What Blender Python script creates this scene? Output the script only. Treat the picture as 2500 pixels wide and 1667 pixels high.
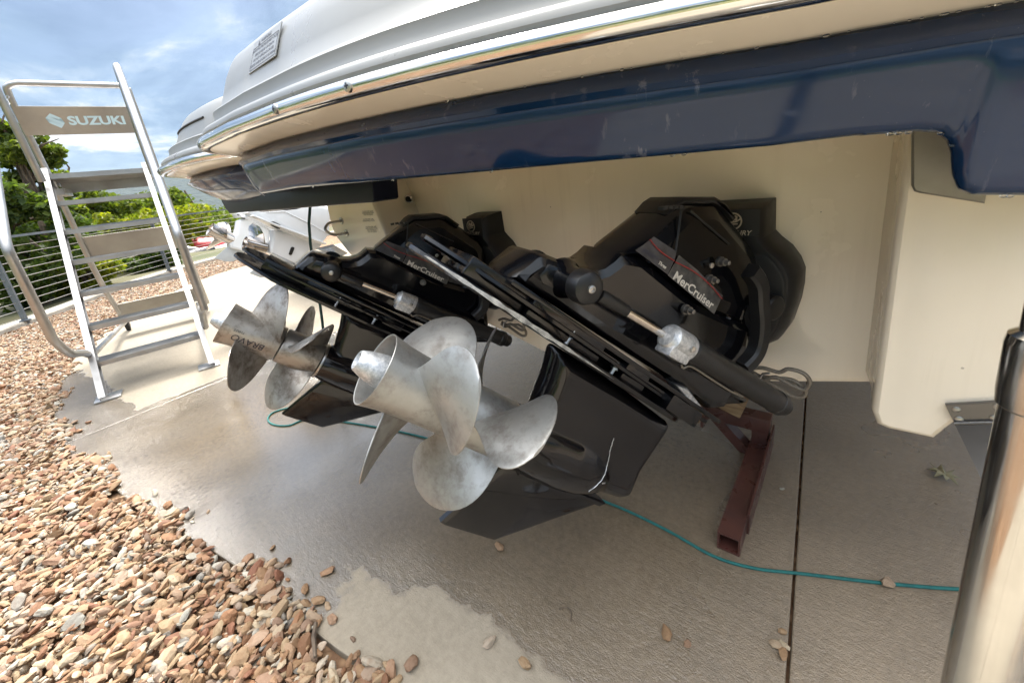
import bpy, bmesh, math, random
import numpy as np
from mathutils import Vector, Matrix, noise
from mathutils.bvhtree import BVHTree
random.seed(7); rng = np.random.default_rng(7)
for o in list(bpy.data.objects): bpy.data.objects.remove(o)
S = bpy.context.scene; COL = S.collection
R_ = math.radians

# ------------------------------------------------------------------ camera
H = 1.07                                   # lens height above the concrete, metres
CR = np.array([[0.7639988851, 0.6344651928, -0.1173014180],     # camera right, down, forward
               [0.0998817835, -0.2959083744, -0.9499799278],
               [-0.6374396700, 0.7140673309, -0.2894451832]])
cd = bpy.data.cameras.new('camera'); cam = bpy.data.objects.new('camera', cd); COL.objects.link(cam)
cd.sensor_width = 36; cd.lens = 14.4; cd.shift_y = -0.0418; cd.clip_start = 0.02; cd.clip_end = 20000
M = Matrix([[CR[0][i], -CR[1][i], -CR[2][i]] for i in range(3)]).to_4x4(); M.translation = (0, 0, H)
cam.matrix_world = M; S.camera = cam

# ------------------------------------------------------------------ sky and sun
SUN_EL, SUN_TO = R_(54), Vector((-0.80, 0.45, 0)).normalized()
W = bpy.data.worlds.new('World'); S.world = W; W.use_nodes = True
wn, wl = W.node_tree.nodes, W.node_tree.links
wn.clear()
sky = wn.new('ShaderNodeTexSky'); sky.sky_type = 'NISHITA'; sky.sun_disc = False
sky.sun_elevation = SUN_EL; sky.sun_rotation = math.atan2(SUN_TO.x, SUN_TO.y)
sky.air_density = 1.0; sky.dust_density = 1.2; sky.ozone_density = 1.5
tc = wn.new('ShaderNodeTexCoord'); sx = wn.new('ShaderNodeSeparateXYZ'); wl.new(tc.outputs['Generated'], sx.inputs[0])
def wm(op, a, b=None, c=None, clamp=False):
    n = wn.new('ShaderNodeMath'); n.operation = op; n.use_clamp = clamp
    for i, v in enumerate((a, b, c)):
        if v is None: continue
        if isinstance(v, (int, float)): n.inputs[i].default_value = v
        else: wl.new(v, n.inputs[i])
    return n.outputs[0]
zz = wm('ADD', wm('MAXIMUM', sx.outputs[2], 0.0), 0.16)
cb = wn.new('ShaderNodeCombineXYZ')
wl.new(wm('DIVIDE', sx.outputs[0], zz), cb.inputs[0]); wl.new(wm('DIVIDE', sx.outputs[1], zz), cb.inputs[1])
def wnoise(scale, detail, rough, off):
    mp = wn.new('ShaderNodeMapping'); mp.inputs['Location'].default_value = off; wl.new(cb.outputs[0], mp.inputs[0])
    n = wn.new('ShaderNodeTexNoise'); n.inputs['Scale'].default_value = scale; n.inputs['Detail'].default_value = detail
    n.inputs['Roughness'].default_value = rough; n.inputs['Distortion'].default_value = 0.5
    wl.new(mp.outputs[0], n.inputs['Vector']); return n.outputs[0]
def wramp(fac, stops):
    r = wn.new('ShaderNodeValToRGB'); wl.new(fac, r.inputs[0]); e = r.color_ramp.elements
    while len(e) < len(stops): e.new(0.5)
    for q, (p, c) in zip(e, stops): q.position = p; q.color = (*c, 1)
    return r.outputs[0]
n1 = wnoise(0.75, 7, 0.58, (3.1, 1.7, 0)); n2 = wnoise(1.5, 9, 0.62, (0.4, 5.2, 0))
cloudfac = wramp(n1, [(0.34, (0.25,)*3), (0.56, (0.9,)*3), (1, (1,)*3)])
cloudcol = wramp(wm('ADD', wm('MULTIPLY', n2, 0.6), wm('MULTIPLY', n1, 0.4)),
                 [(0.41, (0.15, 0.225, 0.335)), (0.475, (0.25, 0.35, 0.475)), (0.525, (0.42, 0.51, 0.60)), (0.575, (0.85, 0.83, 0.80))])
skm = wn.new('ShaderNodeMix'); skm.data_type = 'RGBA'; skm.blend_type = 'MULTIPLY'; skm.inputs[0].default_value = 1
wl.new(sky.outputs[0], skm.inputs[6]); skm.inputs[7].default_value = (0.10, 0.10, 0.10, 1)
mx = wn.new('ShaderNodeMix'); mx.data_type = 'RGBA'
wl.new(cloudfac, mx.inputs[0]); wl.new(skm.outputs[2], mx.inputs[6]); wl.new(cloudcol, mx.inputs[7])
# sky above the view brightened, an added fill for the shade under the boat
up_ = wm('ADD', wm('MULTIPLY', wm('POWER', wm('MAXIMUM', wm('SUBTRACT', sx.outputs[2], 0.34), 0.0), 1.15), 2.05), 0.195)
wm_ = wn.new('ShaderNodeMix'); wm_.data_type = 'RGBA'; wl.new(wm('MULTIPLY', wm('SUBTRACT', sx.outputs[2], 0.36, clamp=True), 1.6, clamp=True), wm_.inputs[0])
wl.new(mx.outputs[2], wm_.inputs[6]); wm_.inputs[7].default_value = (0.60, 0.585, 0.56, 1); mx = wm_
dm = wn.new('ShaderNodeMix'); dm.data_type = 'RGBA'; dm.blend_type = 'MULTIPLY'; dm.inputs[0].default_value = 1
wl.new(mx.outputs[2], dm.inputs[6]); wl.new(up_, dm.inputs[7]); mx = dm
bg = wn.new('ShaderNodeBackground'); bg.inputs[1].default_value = 1.0; wl.new(mx.outputs[2], bg.inputs[0])
wo = wn.new('ShaderNodeOutputWorld'); wl.new(bg.outputs[0], wo.inputs[0])
sd = bpy.data.lights.new('sun', 'SUN'); sd.energy = 1.45; sd.angle = R_(16); sd.color = (1, 0.95, 0.87)
sun = bpy.data.objects.new('sun', sd); COL.objects.link(sun)
to_sun = Vector((SUN_TO.x*math.cos(SUN_EL), SUN_TO.y*math.cos(SUN_EL), math.sin(SUN_EL)))
sun.rotation_euler = to_sun.to_track_quat('Z', 'Y').to_euler(); sun.location = to_sun*50
S.render.engine = 'CYCLES'
S.view_settings.view_transform = 'Standard'; S.view_settings.look = 'None'
S.view_settings.exposure = 2.87; S.view_settings.gamma = 1
S.cycles.max_bounces = 8; S.cycles.diffuse_bounces = 4; S.cycles.glossy_bounces = 4

# ------------------------------------------------------------------ geometry helpers
CP = np.array([0, 0, H])
def ray(p): return CR.T @ np.array([p[0]-1250.0, p[1]-729.0, 1000.0])
def onz(p, z=0.0): r = ray(p); return Vector(CP + (z-H)/r[2]*r)
def ony(p, y): r = ray(p); return Vector(CP + y/r[1]*r)
def onx(p, x): r = ray(p); return Vector(CP + x/r[0]*r)
def onpl(p, P0, n): r = ray(p); P0 = np.array(P0); n = np.array(n); return Vector(CP + ((P0-CP)@n)/(r@n)*r)
def V(p): return (p[0]*2500/2352, p[1]*2500/2352)

def new(): return bmesh.new()
def box(bm, c, s, m=None, bev=0.0):
    r = bmesh.ops.create_cube(bm, size=1.0)
    vs = r['verts']
    bmesh.ops.scale(bm, vec=s, verts=vs)
    if bev > 0:
        es = list({e for v in vs for e in v.link_edges})
        rb = bmesh.ops.bevel(bm, geom=es, offset=bev, segments=2, affect='EDGES', profile=0.6)
        vs = list({v for f in rb['faces'] for v in f.verts} | {v for v in vs if v.is_valid})
    if m is not None: bmesh.ops.transform(bm, matrix=m, verts=vs)
    bmesh.ops.translate(bm, vec=c, verts=vs)
    return vs
def frame_of(d):
    d = Vector(d).normalized(); a = Vector((0, 0, 1)) if abs(d.z) < 0.93 else Vector((1, 0, 0))
    u = d.cross(a).normalized(); return d, u, d.cross(u).normalized()
def bar(bm, p, q, w, h, up=(0, 0, 1), bev=0.0):
    p, q = Vector(p), Vector(q); d = (q-p); L = d.length; d.normalize(); up = Vector(up)
    s = d.cross(up).normalized(); u = s.cross(d).normalized()
    m = Matrix((s, d, u)).transposed().to_4x4()
    return box(bm, (p+q)/2, (w, L, h), m, bev)
def rings(bm, rs, cap=True, closed=True):
    L = [[bm.verts.new(p) for p in r] for r in rs]
    n = len(L[0])
    for a, b in zip(L, L[1:]):
        for i in range(n if closed else n-1):
            j = (i+1) % n
            try: bm.faces.new((a[i], a[j], b[j], b[i]))
            except ValueError: pass
    if cap and closed:
        for r in (L[0][::-1], L[-1]):
            try: bm.faces.new(r)
            except ValueError: pass
    return L
def tube(bm, pts, r, seg=10, cap=True):
    pts = [Vector(p) for p in pts]; n = len(pts); rs = []; rad = r if isinstance(r, (list, tuple)) else [r]*n
    u = None
    for i, p in enumerate(pts):
        d = (pts[min(i+1, n-1)]-pts[max(i-1, 0)]).normalized()
        if u is None: _, u, _ = frame_of(d)
        u = (u - d*u.dot(d)).normalized(); v = d.cross(u)
        rs.append([p + (u*math.cos(2*math.pi*k/seg) + v*math.sin(2*math.pi*k/seg))*rad[i] for k in range(seg)])
    rings(bm, rs, cap)
def smooth(pts, n=6, closed=False):
    P = [Vector(p) for p in pts]; out = []
    N = len(P)
    for i in range(N if closed else N-1):
        if closed: a, b, c, d = P[(i-1) % N], P[i], P[(i+1) % N], P[(i+2) % N]
        else: a, b, c, d = P[max(i-1, 0)], P[i], P[i+1], P[min(i+2, N-1)]
        for k in range(n):
            t = k/n
            out.append(0.5*((2*b)+(c-a)*t+(2*a-5*b+4*c-d)*t*t+(3*b-a-3*c+d)*t**3))
    if not closed: out.append(P[-1])
    return out
def lathe(bm, prof, o, d, seg=32, ref=None, cap=True):
    o = Vector(o); d, u, v = frame_of(d)
    rings(bm, [[o + d*a + (u*math.cos(2*math.pi*k/seg)+v*math.sin(2*math.pi*k/seg))*max(r, 1e-5) for k in range(seg)] for a, r in prof], cap)
def inset2(pts, d):
    n = len(pts); A = sum(pts[i][0]*pts[(i+1) % n][1]-pts[(i+1) % n][0]*pts[i][1] for i in range(n)); s = 1 if A > 0 else -1
    out = []
    for i in range(n):
        p0, p1, p2 = (Vector(pts[(i+k) % n]) for k in (-1, 0, 1))
        e1, e2 = (p1-p0).normalized(), (p2-p1).normalized()
        n1, n2 = Vector((-e1.y, e1.x))*s, Vector((-e2.y, e2.x))*s
        m = n1+n2
        m = m/max(m.length_squared, 0.35)*2 if m.length > 1e-6 else n1
        out.append(tuple(p1+m*d))
    return out
def slab(bm, pts, secs, fn):
    """stack of inset copies of a 2-D outline; secs = (offset along thickness, inset); fn maps (x, y, offset) to 3-D"""
    rs = []
    for l, ins in secs:
        q = inset2(pts, ins) if abs(ins) > 1e-9 else pts
        rs.append([fn(x, y, l) for x, y in q])
    rings(bm, rs)
def rnd(w, b): return [(-w, b), (-w+b*0.35, b*0.3), (-w+b, 0), (w-b, 0), (w-b*0.35, b*0.3), (w, b)]
def finish(bm, smooth_angle=35):
    bmesh.ops.remove_doubles(bm, verts=bm.verts, dist=1e-6)
    bmesh.ops.recalc_face_normals(bm, faces=bm.faces)
    for f in bm.faces: f.smooth = True
    for e in bm.edges:
        if len(e.link_faces) == 2 and (e.calc_face_angle(0) > R_(smooth_angle) or any(len(f.verts) > 8 for f in e.link_faces)): e.smooth = False
def obj(name, bm, mat, parent=None, ang=35, local=False, fix=True):
    if fix: finish(bm, ang)
    me = bpy.data.meshes.new(name); bm.to_mesh(me); bm.free()
    return link(name, me, mat, parent, local)
BASE = {}
def worldloc(o):
    m = Matrix.Identity(4)
    while o: m = o.matrix_basis @ m; o = o.parent
    return m
def link(name, me, mat, parent=None, local=False):
    """world-space meshes are moved into their parent's frame so every child keeps an identity transform"""
    if mat: me.materials.append(mat)
    o = bpy.data.objects.new(name, me); COL.objects.link(o)
    if parent:
        o.parent = parent
        if not local: me.transform(worldloc(parent).inverted())
    elif not local and len(me.vertices):
        co = np.empty(len(me.vertices)*3); me.vertices.foreach_get('co', co); co = co.reshape(-1, 3)
        c = Vector((float(co[:, 0].mean()), float(co[:, 1].mean()), float(co[:, 2].min())))
        me.transform(Matrix.Translation(-c)); o.location = c
    return o
def empty(name, loc, rot=(0, 0, 0), parent=None):
    o = bpy.data.objects.new(name, None); COL.objects.link(o); o.location = loc; o.rotation_euler = rot; o.empty_display_size = 0.1
    if parent: o.parent = parent
    return o
def tag(o, label=None, cat=None, group=None, kind=None):
    for k, v in (('label', label), ('category', cat), ('group', group), ('kind', kind)):
        if v: o[k] = v
    return o
def copy_tree(o, parent=None):
    c = o.copy(); COL.objects.link(c); c.parent = parent
    for ch in list(o.children): copy_tree(ch, c)
    return c
def text_bm(txt, size, shear=0.0, bold=0.0, depth=0.0, spacing=1.0):
    cu = bpy.data.curves.new('t', 'FONT'); cu.body = txt; cu.size = size; cu.shear = shear; cu.offset = bold
    cu.extrude = depth; cu.align_x = 'CENTER'; cu.align_y = 'CENTER'; cu.space_character = spacing; cu.resolution_u = 3
    o = bpy.data.objects.new('t', cu); COL.objects.link(o)
    dg = bpy.context.evaluated_depsgraph_get(); me = bpy.data.meshes.new_from_object(o.evaluated_get(dg))
    bm = bmesh.new(); bm.from_mesh(me)
    bpy.data.objects.remove(o); bpy.data.curves.remove(cu); bpy.data.meshes.remove(me)
    return bm
def place_text(bm, dst, o, xd, yd, k=1.0):
    """append flat text geometry to bmesh dst at origin o with x/y directions"""
    xd, yd = Vector(xd), Vector(yd); mp = {}
    for v in bm.verts: mp[v] = dst.verts.new(Vector(o)+xd*v.co.x*k+yd*v.co.y*k+xd.cross(yd).normalized()*v.co.z*k)
    for f in bm.faces:
        try: dst.faces.new([mp[v] for v in f.verts])
        except ValueError: pass
    bm.free()

# ------------------------------------------------------------------ materials
def mat(name, col, rough=0.5, metal=0.0, coat=0.0, spec=0.5):
    m = bpy.data.materials.new(name); m.use_nodes = True; b = m.node_tree.nodes['Principled BSDF']
    b.inputs['Base Color'].default_value = (*col, 1); b.inputs['Roughness'].default_value = rough
    b.inputs['Metallic'].default_value = metal; b.inputs['Coat Weight'].default_value = coat; b.inputs['Coat Roughness'].default_value = 0.04
    b.inputs['Specular IOR Level'].default_value = spec
    return m
class N:
    def __init__(s, m): s.m = m; s.t = m.node_tree; s.n = s.t.nodes; s.l = s.t.links; s.b = s.n['Principled BSDF']; s.geo = None
    def pos(s):
        if not s.geo: s.geo = s.n.new('ShaderNodeNewGeometry')
        return s.geo.outputs['Position']
    def obc(s): return s.n.new('ShaderNodeTexCoord').outputs['Object']
    def mapping(s, v, sc=(1, 1, 1), rot=(0, 0, 0), loc=(0, 0, 0)):
        n = s.n.new('ShaderNodeMapping'); n.inputs['Scale'].default_value = sc; n.inputs['Rotation'].default_value = rot; n.inputs['Location'].default_value = loc
        s.l.new(v, n.inputs[0]); return n.outputs[0]
    def noise(s, v, scale, detail=4, rough=0.55, dist=0.0):
        n = s.n.new('ShaderNodeTexNoise'); n.inputs['Scale'].default_value = scale; n.inputs['Detail'].default_value = detail
        n.inputs['Roughness'].default_value = rough; n.inputs['Distortion'].default_value = dist
        s.l.new(v, n.inputs['Vector']); return n.outputs[0]
    def voro(s, v, scale, feat='F1'):
        n = s.n.new('ShaderNodeTexVoronoi'); n.feature = feat; n.inputs['Scale'].default_value = scale; s.l.new(v, n.inputs['Vector']); return n.outputs['Distance']
    def ramp(s, f, stops):
        r = s.n.new('ShaderNodeValToRGB'); s.l.new(f, r.inputs[0]); e = r.color_ramp.elements
        while len(e) < len(stops): e.new(0.5)
        for q, (p, c) in zip(e, stops):
            q.position = p; q.color = (*c, 1) if not isinstance(c, (int, float)) else (c, c, c, 1)
        return r.outputs[0]
    def math(s, op, a, b=None, c=None, clamp=False):
        n = s.n.new('ShaderNodeMath'); n.operation = op; n.use_clamp = clamp
        for i, v in enumerate((a, b, c)):
            if v is None: continue
            if isinstance(v, (int, float)): n.inputs[i].default_value = v
            else: s.l.new(v, n.inputs[i])
        return n.outputs[0]
    def mix(s, f, a, b, mode='MIX'):
        n = s.n.new('ShaderNodeMix'); n.data_type = 'RGBA'; n.blend_type = mode
        for i, v in ((0, f), (6, a), (7, b)):
            if isinstance(v, (int, float)): n.inputs[i].default_value = v if i == 0 else (v, v, v, 1)
            elif isinstance(v, tuple): n.inputs[i].default_value = (*v, 1)
            else: s.l.new(v, n.inputs[i])
        return n.outputs[2]
    def bump(s, h, strength=0.3, dist=0.002, prev=None):
        n = s.n.new('ShaderNodeBump'); n.inputs['Strength'].default_value = strength; n.inputs['Distance'].default_value = dist
        s.l.new(h, n.inputs['Height'])
        if prev: s.l.new(prev, n.inputs['Normal'])
        s.l.new(n.outputs[0], s.b.inputs['Normal']); return n.outputs[0]
    def set(s, inp, v): s.l.new(v, s.b.inputs[inp])
    def xyz(s, v):
        n = s.n.new('ShaderNodeSeparateXYZ'); s.l.new(v, n.inputs[0]); return n.outputs

def varied(name, c0, c1, scale, r0, r1, metal=0.0, coat=0.0, bump=0.0, bscale=None, lo=0.35, hi=0.65, spec=0.5):
    m = mat(name, c0, r0, metal, coat, spec); n = N(m); p = n.obc()
    f = n.noise(p, scale, 6, 0.6)
    n.set('Base Color', n.ramp(f, [(lo, c0), (hi, c1)]))
    n.set('Roughness', n.ramp(n.noise(p, scale*1.7, 5), [(lo, r0), (hi, r1)]))
    if bump: n.bump(n.noise(p, bscale or scale*6, 4), bump, 0.002)
    return m

MT = {}
m = mat('gelcoat cream', (0.83, 0.73, 0.57), 0.2, 0, 0.3); n = N(m); p = n.pos()
st_ = n.math('MULTIPLY', n.ramp(n.noise(n.mapping(p, (26, 26, 1.1)), 1.0, 5, 0.65), [(0.53, 0), (0.75, 1)]), n.ramp(n.noise(p, 3.2, 4), [(0.42, 0), (0.66, 1)]))
sp_ = n.math('MULTIPLY', n.ramp(n.voro(p, 21), [(0.035, 1), (0.055, 0)]), n.ramp(n.noise(p, 8, 2), [(0.55, 0), (0.6, 0.7)]))
n.set('Base Color', n.mix(sp_, n.mix(n.math('MULTIPLY', st_, 0.30), n.ramp(n.noise(p, 2.2, 5), [(0.35, (0.87, 0.785, 0.65)), (0.66, (0.82, 0.725, 0.58))]), (0.42, 0.33, 0.22)), (0.14, 0.11, 0.08)))
n.set('Roughness', n.ramp(n.noise(p, 4, 5), [(0.35, 0.14), (0.68, 0.30)])); n.bump(n.noise(p, 7, 3), 0.06, 0.004)
MT['cream'] = m
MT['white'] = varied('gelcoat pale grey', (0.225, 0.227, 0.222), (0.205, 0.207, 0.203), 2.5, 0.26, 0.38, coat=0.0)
MT['warmwhite'] = varied('gelcoat warm white', (0.88, 0.82, 0.72), (0.85, 0.785, 0.68), 4, 0.2, 0.3, coat=0.3)
# navy gelcoat with dried runs and scuffs
m = mat('gelcoat navy', (0.006, 0.025, 0.074), 0.1, 0, 0.15, 0.4); n = N(m); p = n.pos()
runs = n.noise(n.mapping(p, (42, 42, 1.6)), 1.0, 5, 0.6); runm = n.ramp(runs, [(0.605, 0), (0.66, 0.55)])
blotch = n.noise(p, 6, 3); bl = n.ramp(blotch, [(0.45, 0), (0.62, 1)])
speck = n.ramp(n.voro(p, 60), [(0.04, 0.5), (0.06, 0)])
wear = n.math('MULTIPLY', runm, bl)
zc = n.xyz(p)[2]
n.set('Base Color', n.mix(n.math('ADD', n.math('MULTIPLY', wear, 0.6), n.math('MULTIPLY', speck, 0.25), clamp=True), (0.006, 0.025, 0.074), (0.22, 0.23, 0.27)))
n.set('Roughness', n.ramp(n.noise(p, 5, 5), [(0.35, 0.07), (0.7, 0.2)]))
MT['navy'] = m
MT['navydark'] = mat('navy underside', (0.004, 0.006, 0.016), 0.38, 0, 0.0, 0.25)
MT['chrome'] = varied('polished stainless', (0.80, 0.79, 0.77), (0.72, 0.71, 0.69), 14, 0.05, 0.12, 1.0)
MT['polesteel'] = varied('handled stainless', (0.70, 0.69, 0.66), (0.62, 0.61, 0.58), 10, 0.10, 0.22, 1.0)
MT['steel'] = varied('brushed stainless', (0.42, 0.41, 0.40), (0.52, 0.51, 0.49), 9, 0.25, 0.4, 1.0)
MT['dullsteel'] = mat('dull fastener steel', (0.22, 0.21, 0.195), 0.4, 0.9)
MT['plate'] = varied('dull grey plate', (0.30, 0.285, 0.25), (0.36, 0.34, 0.30), 12, 0.4, 0.55, 0.6)
MT['tab'] = mat('dark stainless tab', (0.16, 0.155, 0.15), 0.32, 0.85)
# sterndrive black paint, wet and smudged
m = mat('black drive paint', (0.0035, 0.0035, 0.0045), 0.12, 0, 0.0, 0.5); n = N(m); p = n.obc()
f = n.noise(p, 9, 6, 0.6); dust = n.ramp(f, [(0.55, 0), (0.78, 1)])
chips = n.ramp(n.noise(p, 70, 3, 0.7), [(0.73, 0), (0.76, 1)])
n.set('Base Color', n.mix(n.math('MULTIPLY', chips, 0.35), n.mix(n.math('MULTIPLY', dust, 0.5), (0.0035, 0.0035, 0.0045), (0.018, 0.017, 0.018)), (0.12, 0.12, 0.13)))
n.set('Roughness', n.ramp(n.noise(p, 6, 5, 0.65), [(0.40, 0.05), (0.68, 0.24)]))
n.bump(n.noise(p, 130, 2), 0.05, 0.001)
MT['black'] = m
MT['gloss'] = varied('gloss black lower unit', (0.003, 0.0028, 0.004), (0.009, 0.008, 0.009), 7, 0.04, 0.14, 0, 0.0)
MT['satin'] = varied('satin black plastic', (0.006, 0.006, 0.0065), (0.012, 0.0115, 0.012), 8, 0.34, 0.52, bump=0.08, bscale=150)
MT['rubber'] = mat('black rubber', (0.010, 0.010, 0.010), 0.55)
def castmetal(name, c0, c1, stain, amt, r0, r1):
    m = mat(name, c0, r0, 1.0); n = N(m); p = n.obc()
    f = n.noise(p, 7, 8, 0.65, 0.6); g = n.noise(p, 160, 3, 0.6); k = n.noise(p, 22, 6, 0.7)
    base = n.ramp(f, [(0.36, c0), (0.64, c1)])
    st = n.math('MULTIPLY', n.ramp(k, [(0.47, 0), (0.66, 1)]), amt)
    n.set('Base Color', n.mix(st, base, stain))
    n.set('Roughness', n.ramp(n.math('ADD', n.math('MULTIPLY', f, 0.6), n.math('MULTIPLY', g, 0.4)), [(0.38, r0), (0.62, r1)]))
    n.set('Metallic', n.ramp(k, [(0.5, 0.8), (0.7, 0.55)]))
    n.bump(n.math('ADD', g, n.math('MULTIPLY', k, 0.8)), 0.12, 0.0012); return m
MT['prop'] = castmetal('cast propeller metal', (0.46, 0.46, 0.445), (0.33, 0.325, 0.31), (0.17, 0.145, 0.125), 0.7, 0.36, 0.58)
MT['propdark'] = castmetal('stained propeller metal', (0.42, 0.40, 0.37), (0.30, 0.28, 0.255), (0.12, 0.09, 0.068), 0.9, 0.36, 0.55)
m = mat('zinc anode', (0.55, 0.56, 0.57), 0.5, 0.75); n = N(m); p = n.obc(); f = n.voro(p, 260)
n.set('Base Color', n.ramp(n.noise(p, 120, 4, 0.7), [(0.35, (0.36, 0.38, 0.41)), (0.65, (0.72, 0.73, 0.74))])); n.bump(n.noise(p, 200, 3), 0.35, 0.001)
MT['zinc'] = m
MT['rod'] = mat('stainless rod', (0.62, 0.56, 0.50), 0.16, 1.0)
MT['alu'] = varied('ladder aluminium', (0.44, 0.44, 0.44), (0.34, 0.335, 0.33), 6, 0.28, 0.46, 0.9, bump=0.03, bscale=90)
MT['aluplate'] = varied('aluminium sheet', (0.42, 0.40, 0.36), (0.34, 0.32, 0.29), 4, 0.36, 0.5, 0.75)
MT['fence'] = varied('grey fence paint', (0.09, 0.11, 0.13), (0.13, 0.15, 0.17), 8, 0.4, 0.55)
MT['cable'] = mat('fence cable', (0.50, 0.47, 0.42), 0.35, 0.8)
MT['print_light'] = mat('pale lettering', (0.62, 0.58, 0.52), 0.4)
MT['print_blue'] = mat('pale blue lettering', (0.55, 0.72, 0.78), 0.5)
MT['print_dark'] = mat('dark lettering', (0.03, 0.03, 0.045), 0.5)
MT['print_red'] = mat('red stripe', (0.30, 0.015, 0.015), 0.4)
MT['gold'] = mat('bronze print', (0.52, 0.44, 0.34), 0.4, 0.2)
MT['decal'] = varied('faded decal', (0.035, 0.034, 0.034), (0.10, 0.094, 0.085), 40, 0.4, 0.7, lo=0.4, hi=0.62)
MT['decal_dark'] = varied('dark decal', (0.012, 0.012, 0.016), (0.045, 0.045, 0.055), 30, 0.3, 0.5)
MT['sticker'] = mat('sticker film', (0.27, 0.273, 0.27), 0.3)
m = varied('maroon stand paint', (0.095, 0.036, 0.028), (0.060, 0.026, 0.022), 10, 0.22, 0.5, bump=0.1, bscale=60); MT['maroon'] = m
m = mat('timber block', (0.30, 0.20, 0.11), 0.6); n = N(m); p = n.obc()
n.set('Base Color', n.ramp(n.noise(n.mapping(p, (3, 40, 40)), 3, 4), [(0.35, (0.19, 0.115, 0.06)), (0.65, (0.36, 0.26, 0.15))])); MT['wood'] = m
MT['rope'] = varied('teal rope', (0.006, 0.095, 0.09), (0.010, 0.14, 0.13), 60, 0.6, 0.75, bump=0.5, bscale=500)
MT['cord'] = mat('dark green cord', (0.006, 0.045, 0.040), 0.5)
MT['hose'] = varied('braided hose', (0.17, 0.145, 0.115), (0.24, 0.21, 0.17), 200, 0.4, 0.5, 0.4, bump=0.4, bscale=600)
MT['whitepaint'] = varied('white outboard paint', (0.77, 0.79, 0.81), (0.70, 0.72, 0.74), 5, 0.14, 0.24, coat=0.4)
MT['greypaint'] = mat('pale grey skeg paint', (0.52, 0.55, 0.57), 0.35)
MT['brightsteel'] = varied('bright stainless propeller', (0.62, 0.58, 0.55), (0.45, 0.42, 0.40), 9, 0.08, 0.2, 1.0)
MT['redcover'] = varied('red vinyl cover', (0.55, 0.012, 0.03), (0.42, 0.01, 0.02), 7, 0.4, 0.5, bump=0.3, bscale=14)
MT['boatwhite'] = mat('white boat hull', (0.78, 0.78, 0.78), 0.2, 0, 0.3)
MT['maroonstripe'] = mat('maroon hull stripe', (0.12, 0.012, 0.03), 0.25)
MT['skiblack'] = mat('black jet ski hull', (0.012, 0.012, 0.014), 0.2, 0, 0.4)
MT['skired'] = mat('red jet ski trim', (0.45, 0.03, 0.02), 0.3)
MT['tyre'] = mat('tyre rubber', (0.015, 0.015, 0.016), 0.7)
def bark():
    m = mat('bark', (0.09, 0.065, 0.045), 0.9); n = N(m); p = n.obc()
    n.set('Base Color', n.ramp(n.noise(n.mapping(p, (8, 8, 1.5)), 4, 5), [(0.35, (0.045, 0.033, 0.024)), (0.65, (0.14, 0.105, 0.075))])); return m
MT['bark'] = bark()
def leafmat(name, c0, c1, c2):
    m = mat(name, c0, 0.55, 0, 0, 0.3); n = N(m); g = n.n.new('ShaderNodeNewGeometry')
    col = n.ramp(g.outputs['Random Per Island'], [(0.0, c0), (0.5, c1), (1.0, c2)])
    n.set('Base Color', col)
    tr = n.n.new('ShaderNodeBsdfTranslucent'); n.l.new(n.mix(1.0, col, (1.25, 1.35, 0.5), 'MULTIPLY'), tr.inputs[0])
    ms = n.n.new('ShaderNodeMixShader'); ms.inputs[0].default_value = 0.48
    n.l.new(n.b.outputs[0], ms.inputs[1]); n.l.new(tr.outputs[0], ms.inputs[2])
    n.l.new(ms.outputs[0], n.n['Material Output'].inputs['Surface']); return m
LEAF = [leafmat('oak leaves', (0.058, 0.090, 0.014), (0.105, 0.145, 0.022), (0.175, 0.205, 0.032)),
        leafmat('dark leaves', (0.036, 0.068, 0.016), (0.064, 0.10, 0.02), (0.10, 0.135, 0.028)),
        leafmat('yellow green leaves', (0.10, 0.14, 0.014), (0.175, 0.20, 0.016), (0.26, 0.25, 0.022))]

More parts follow.
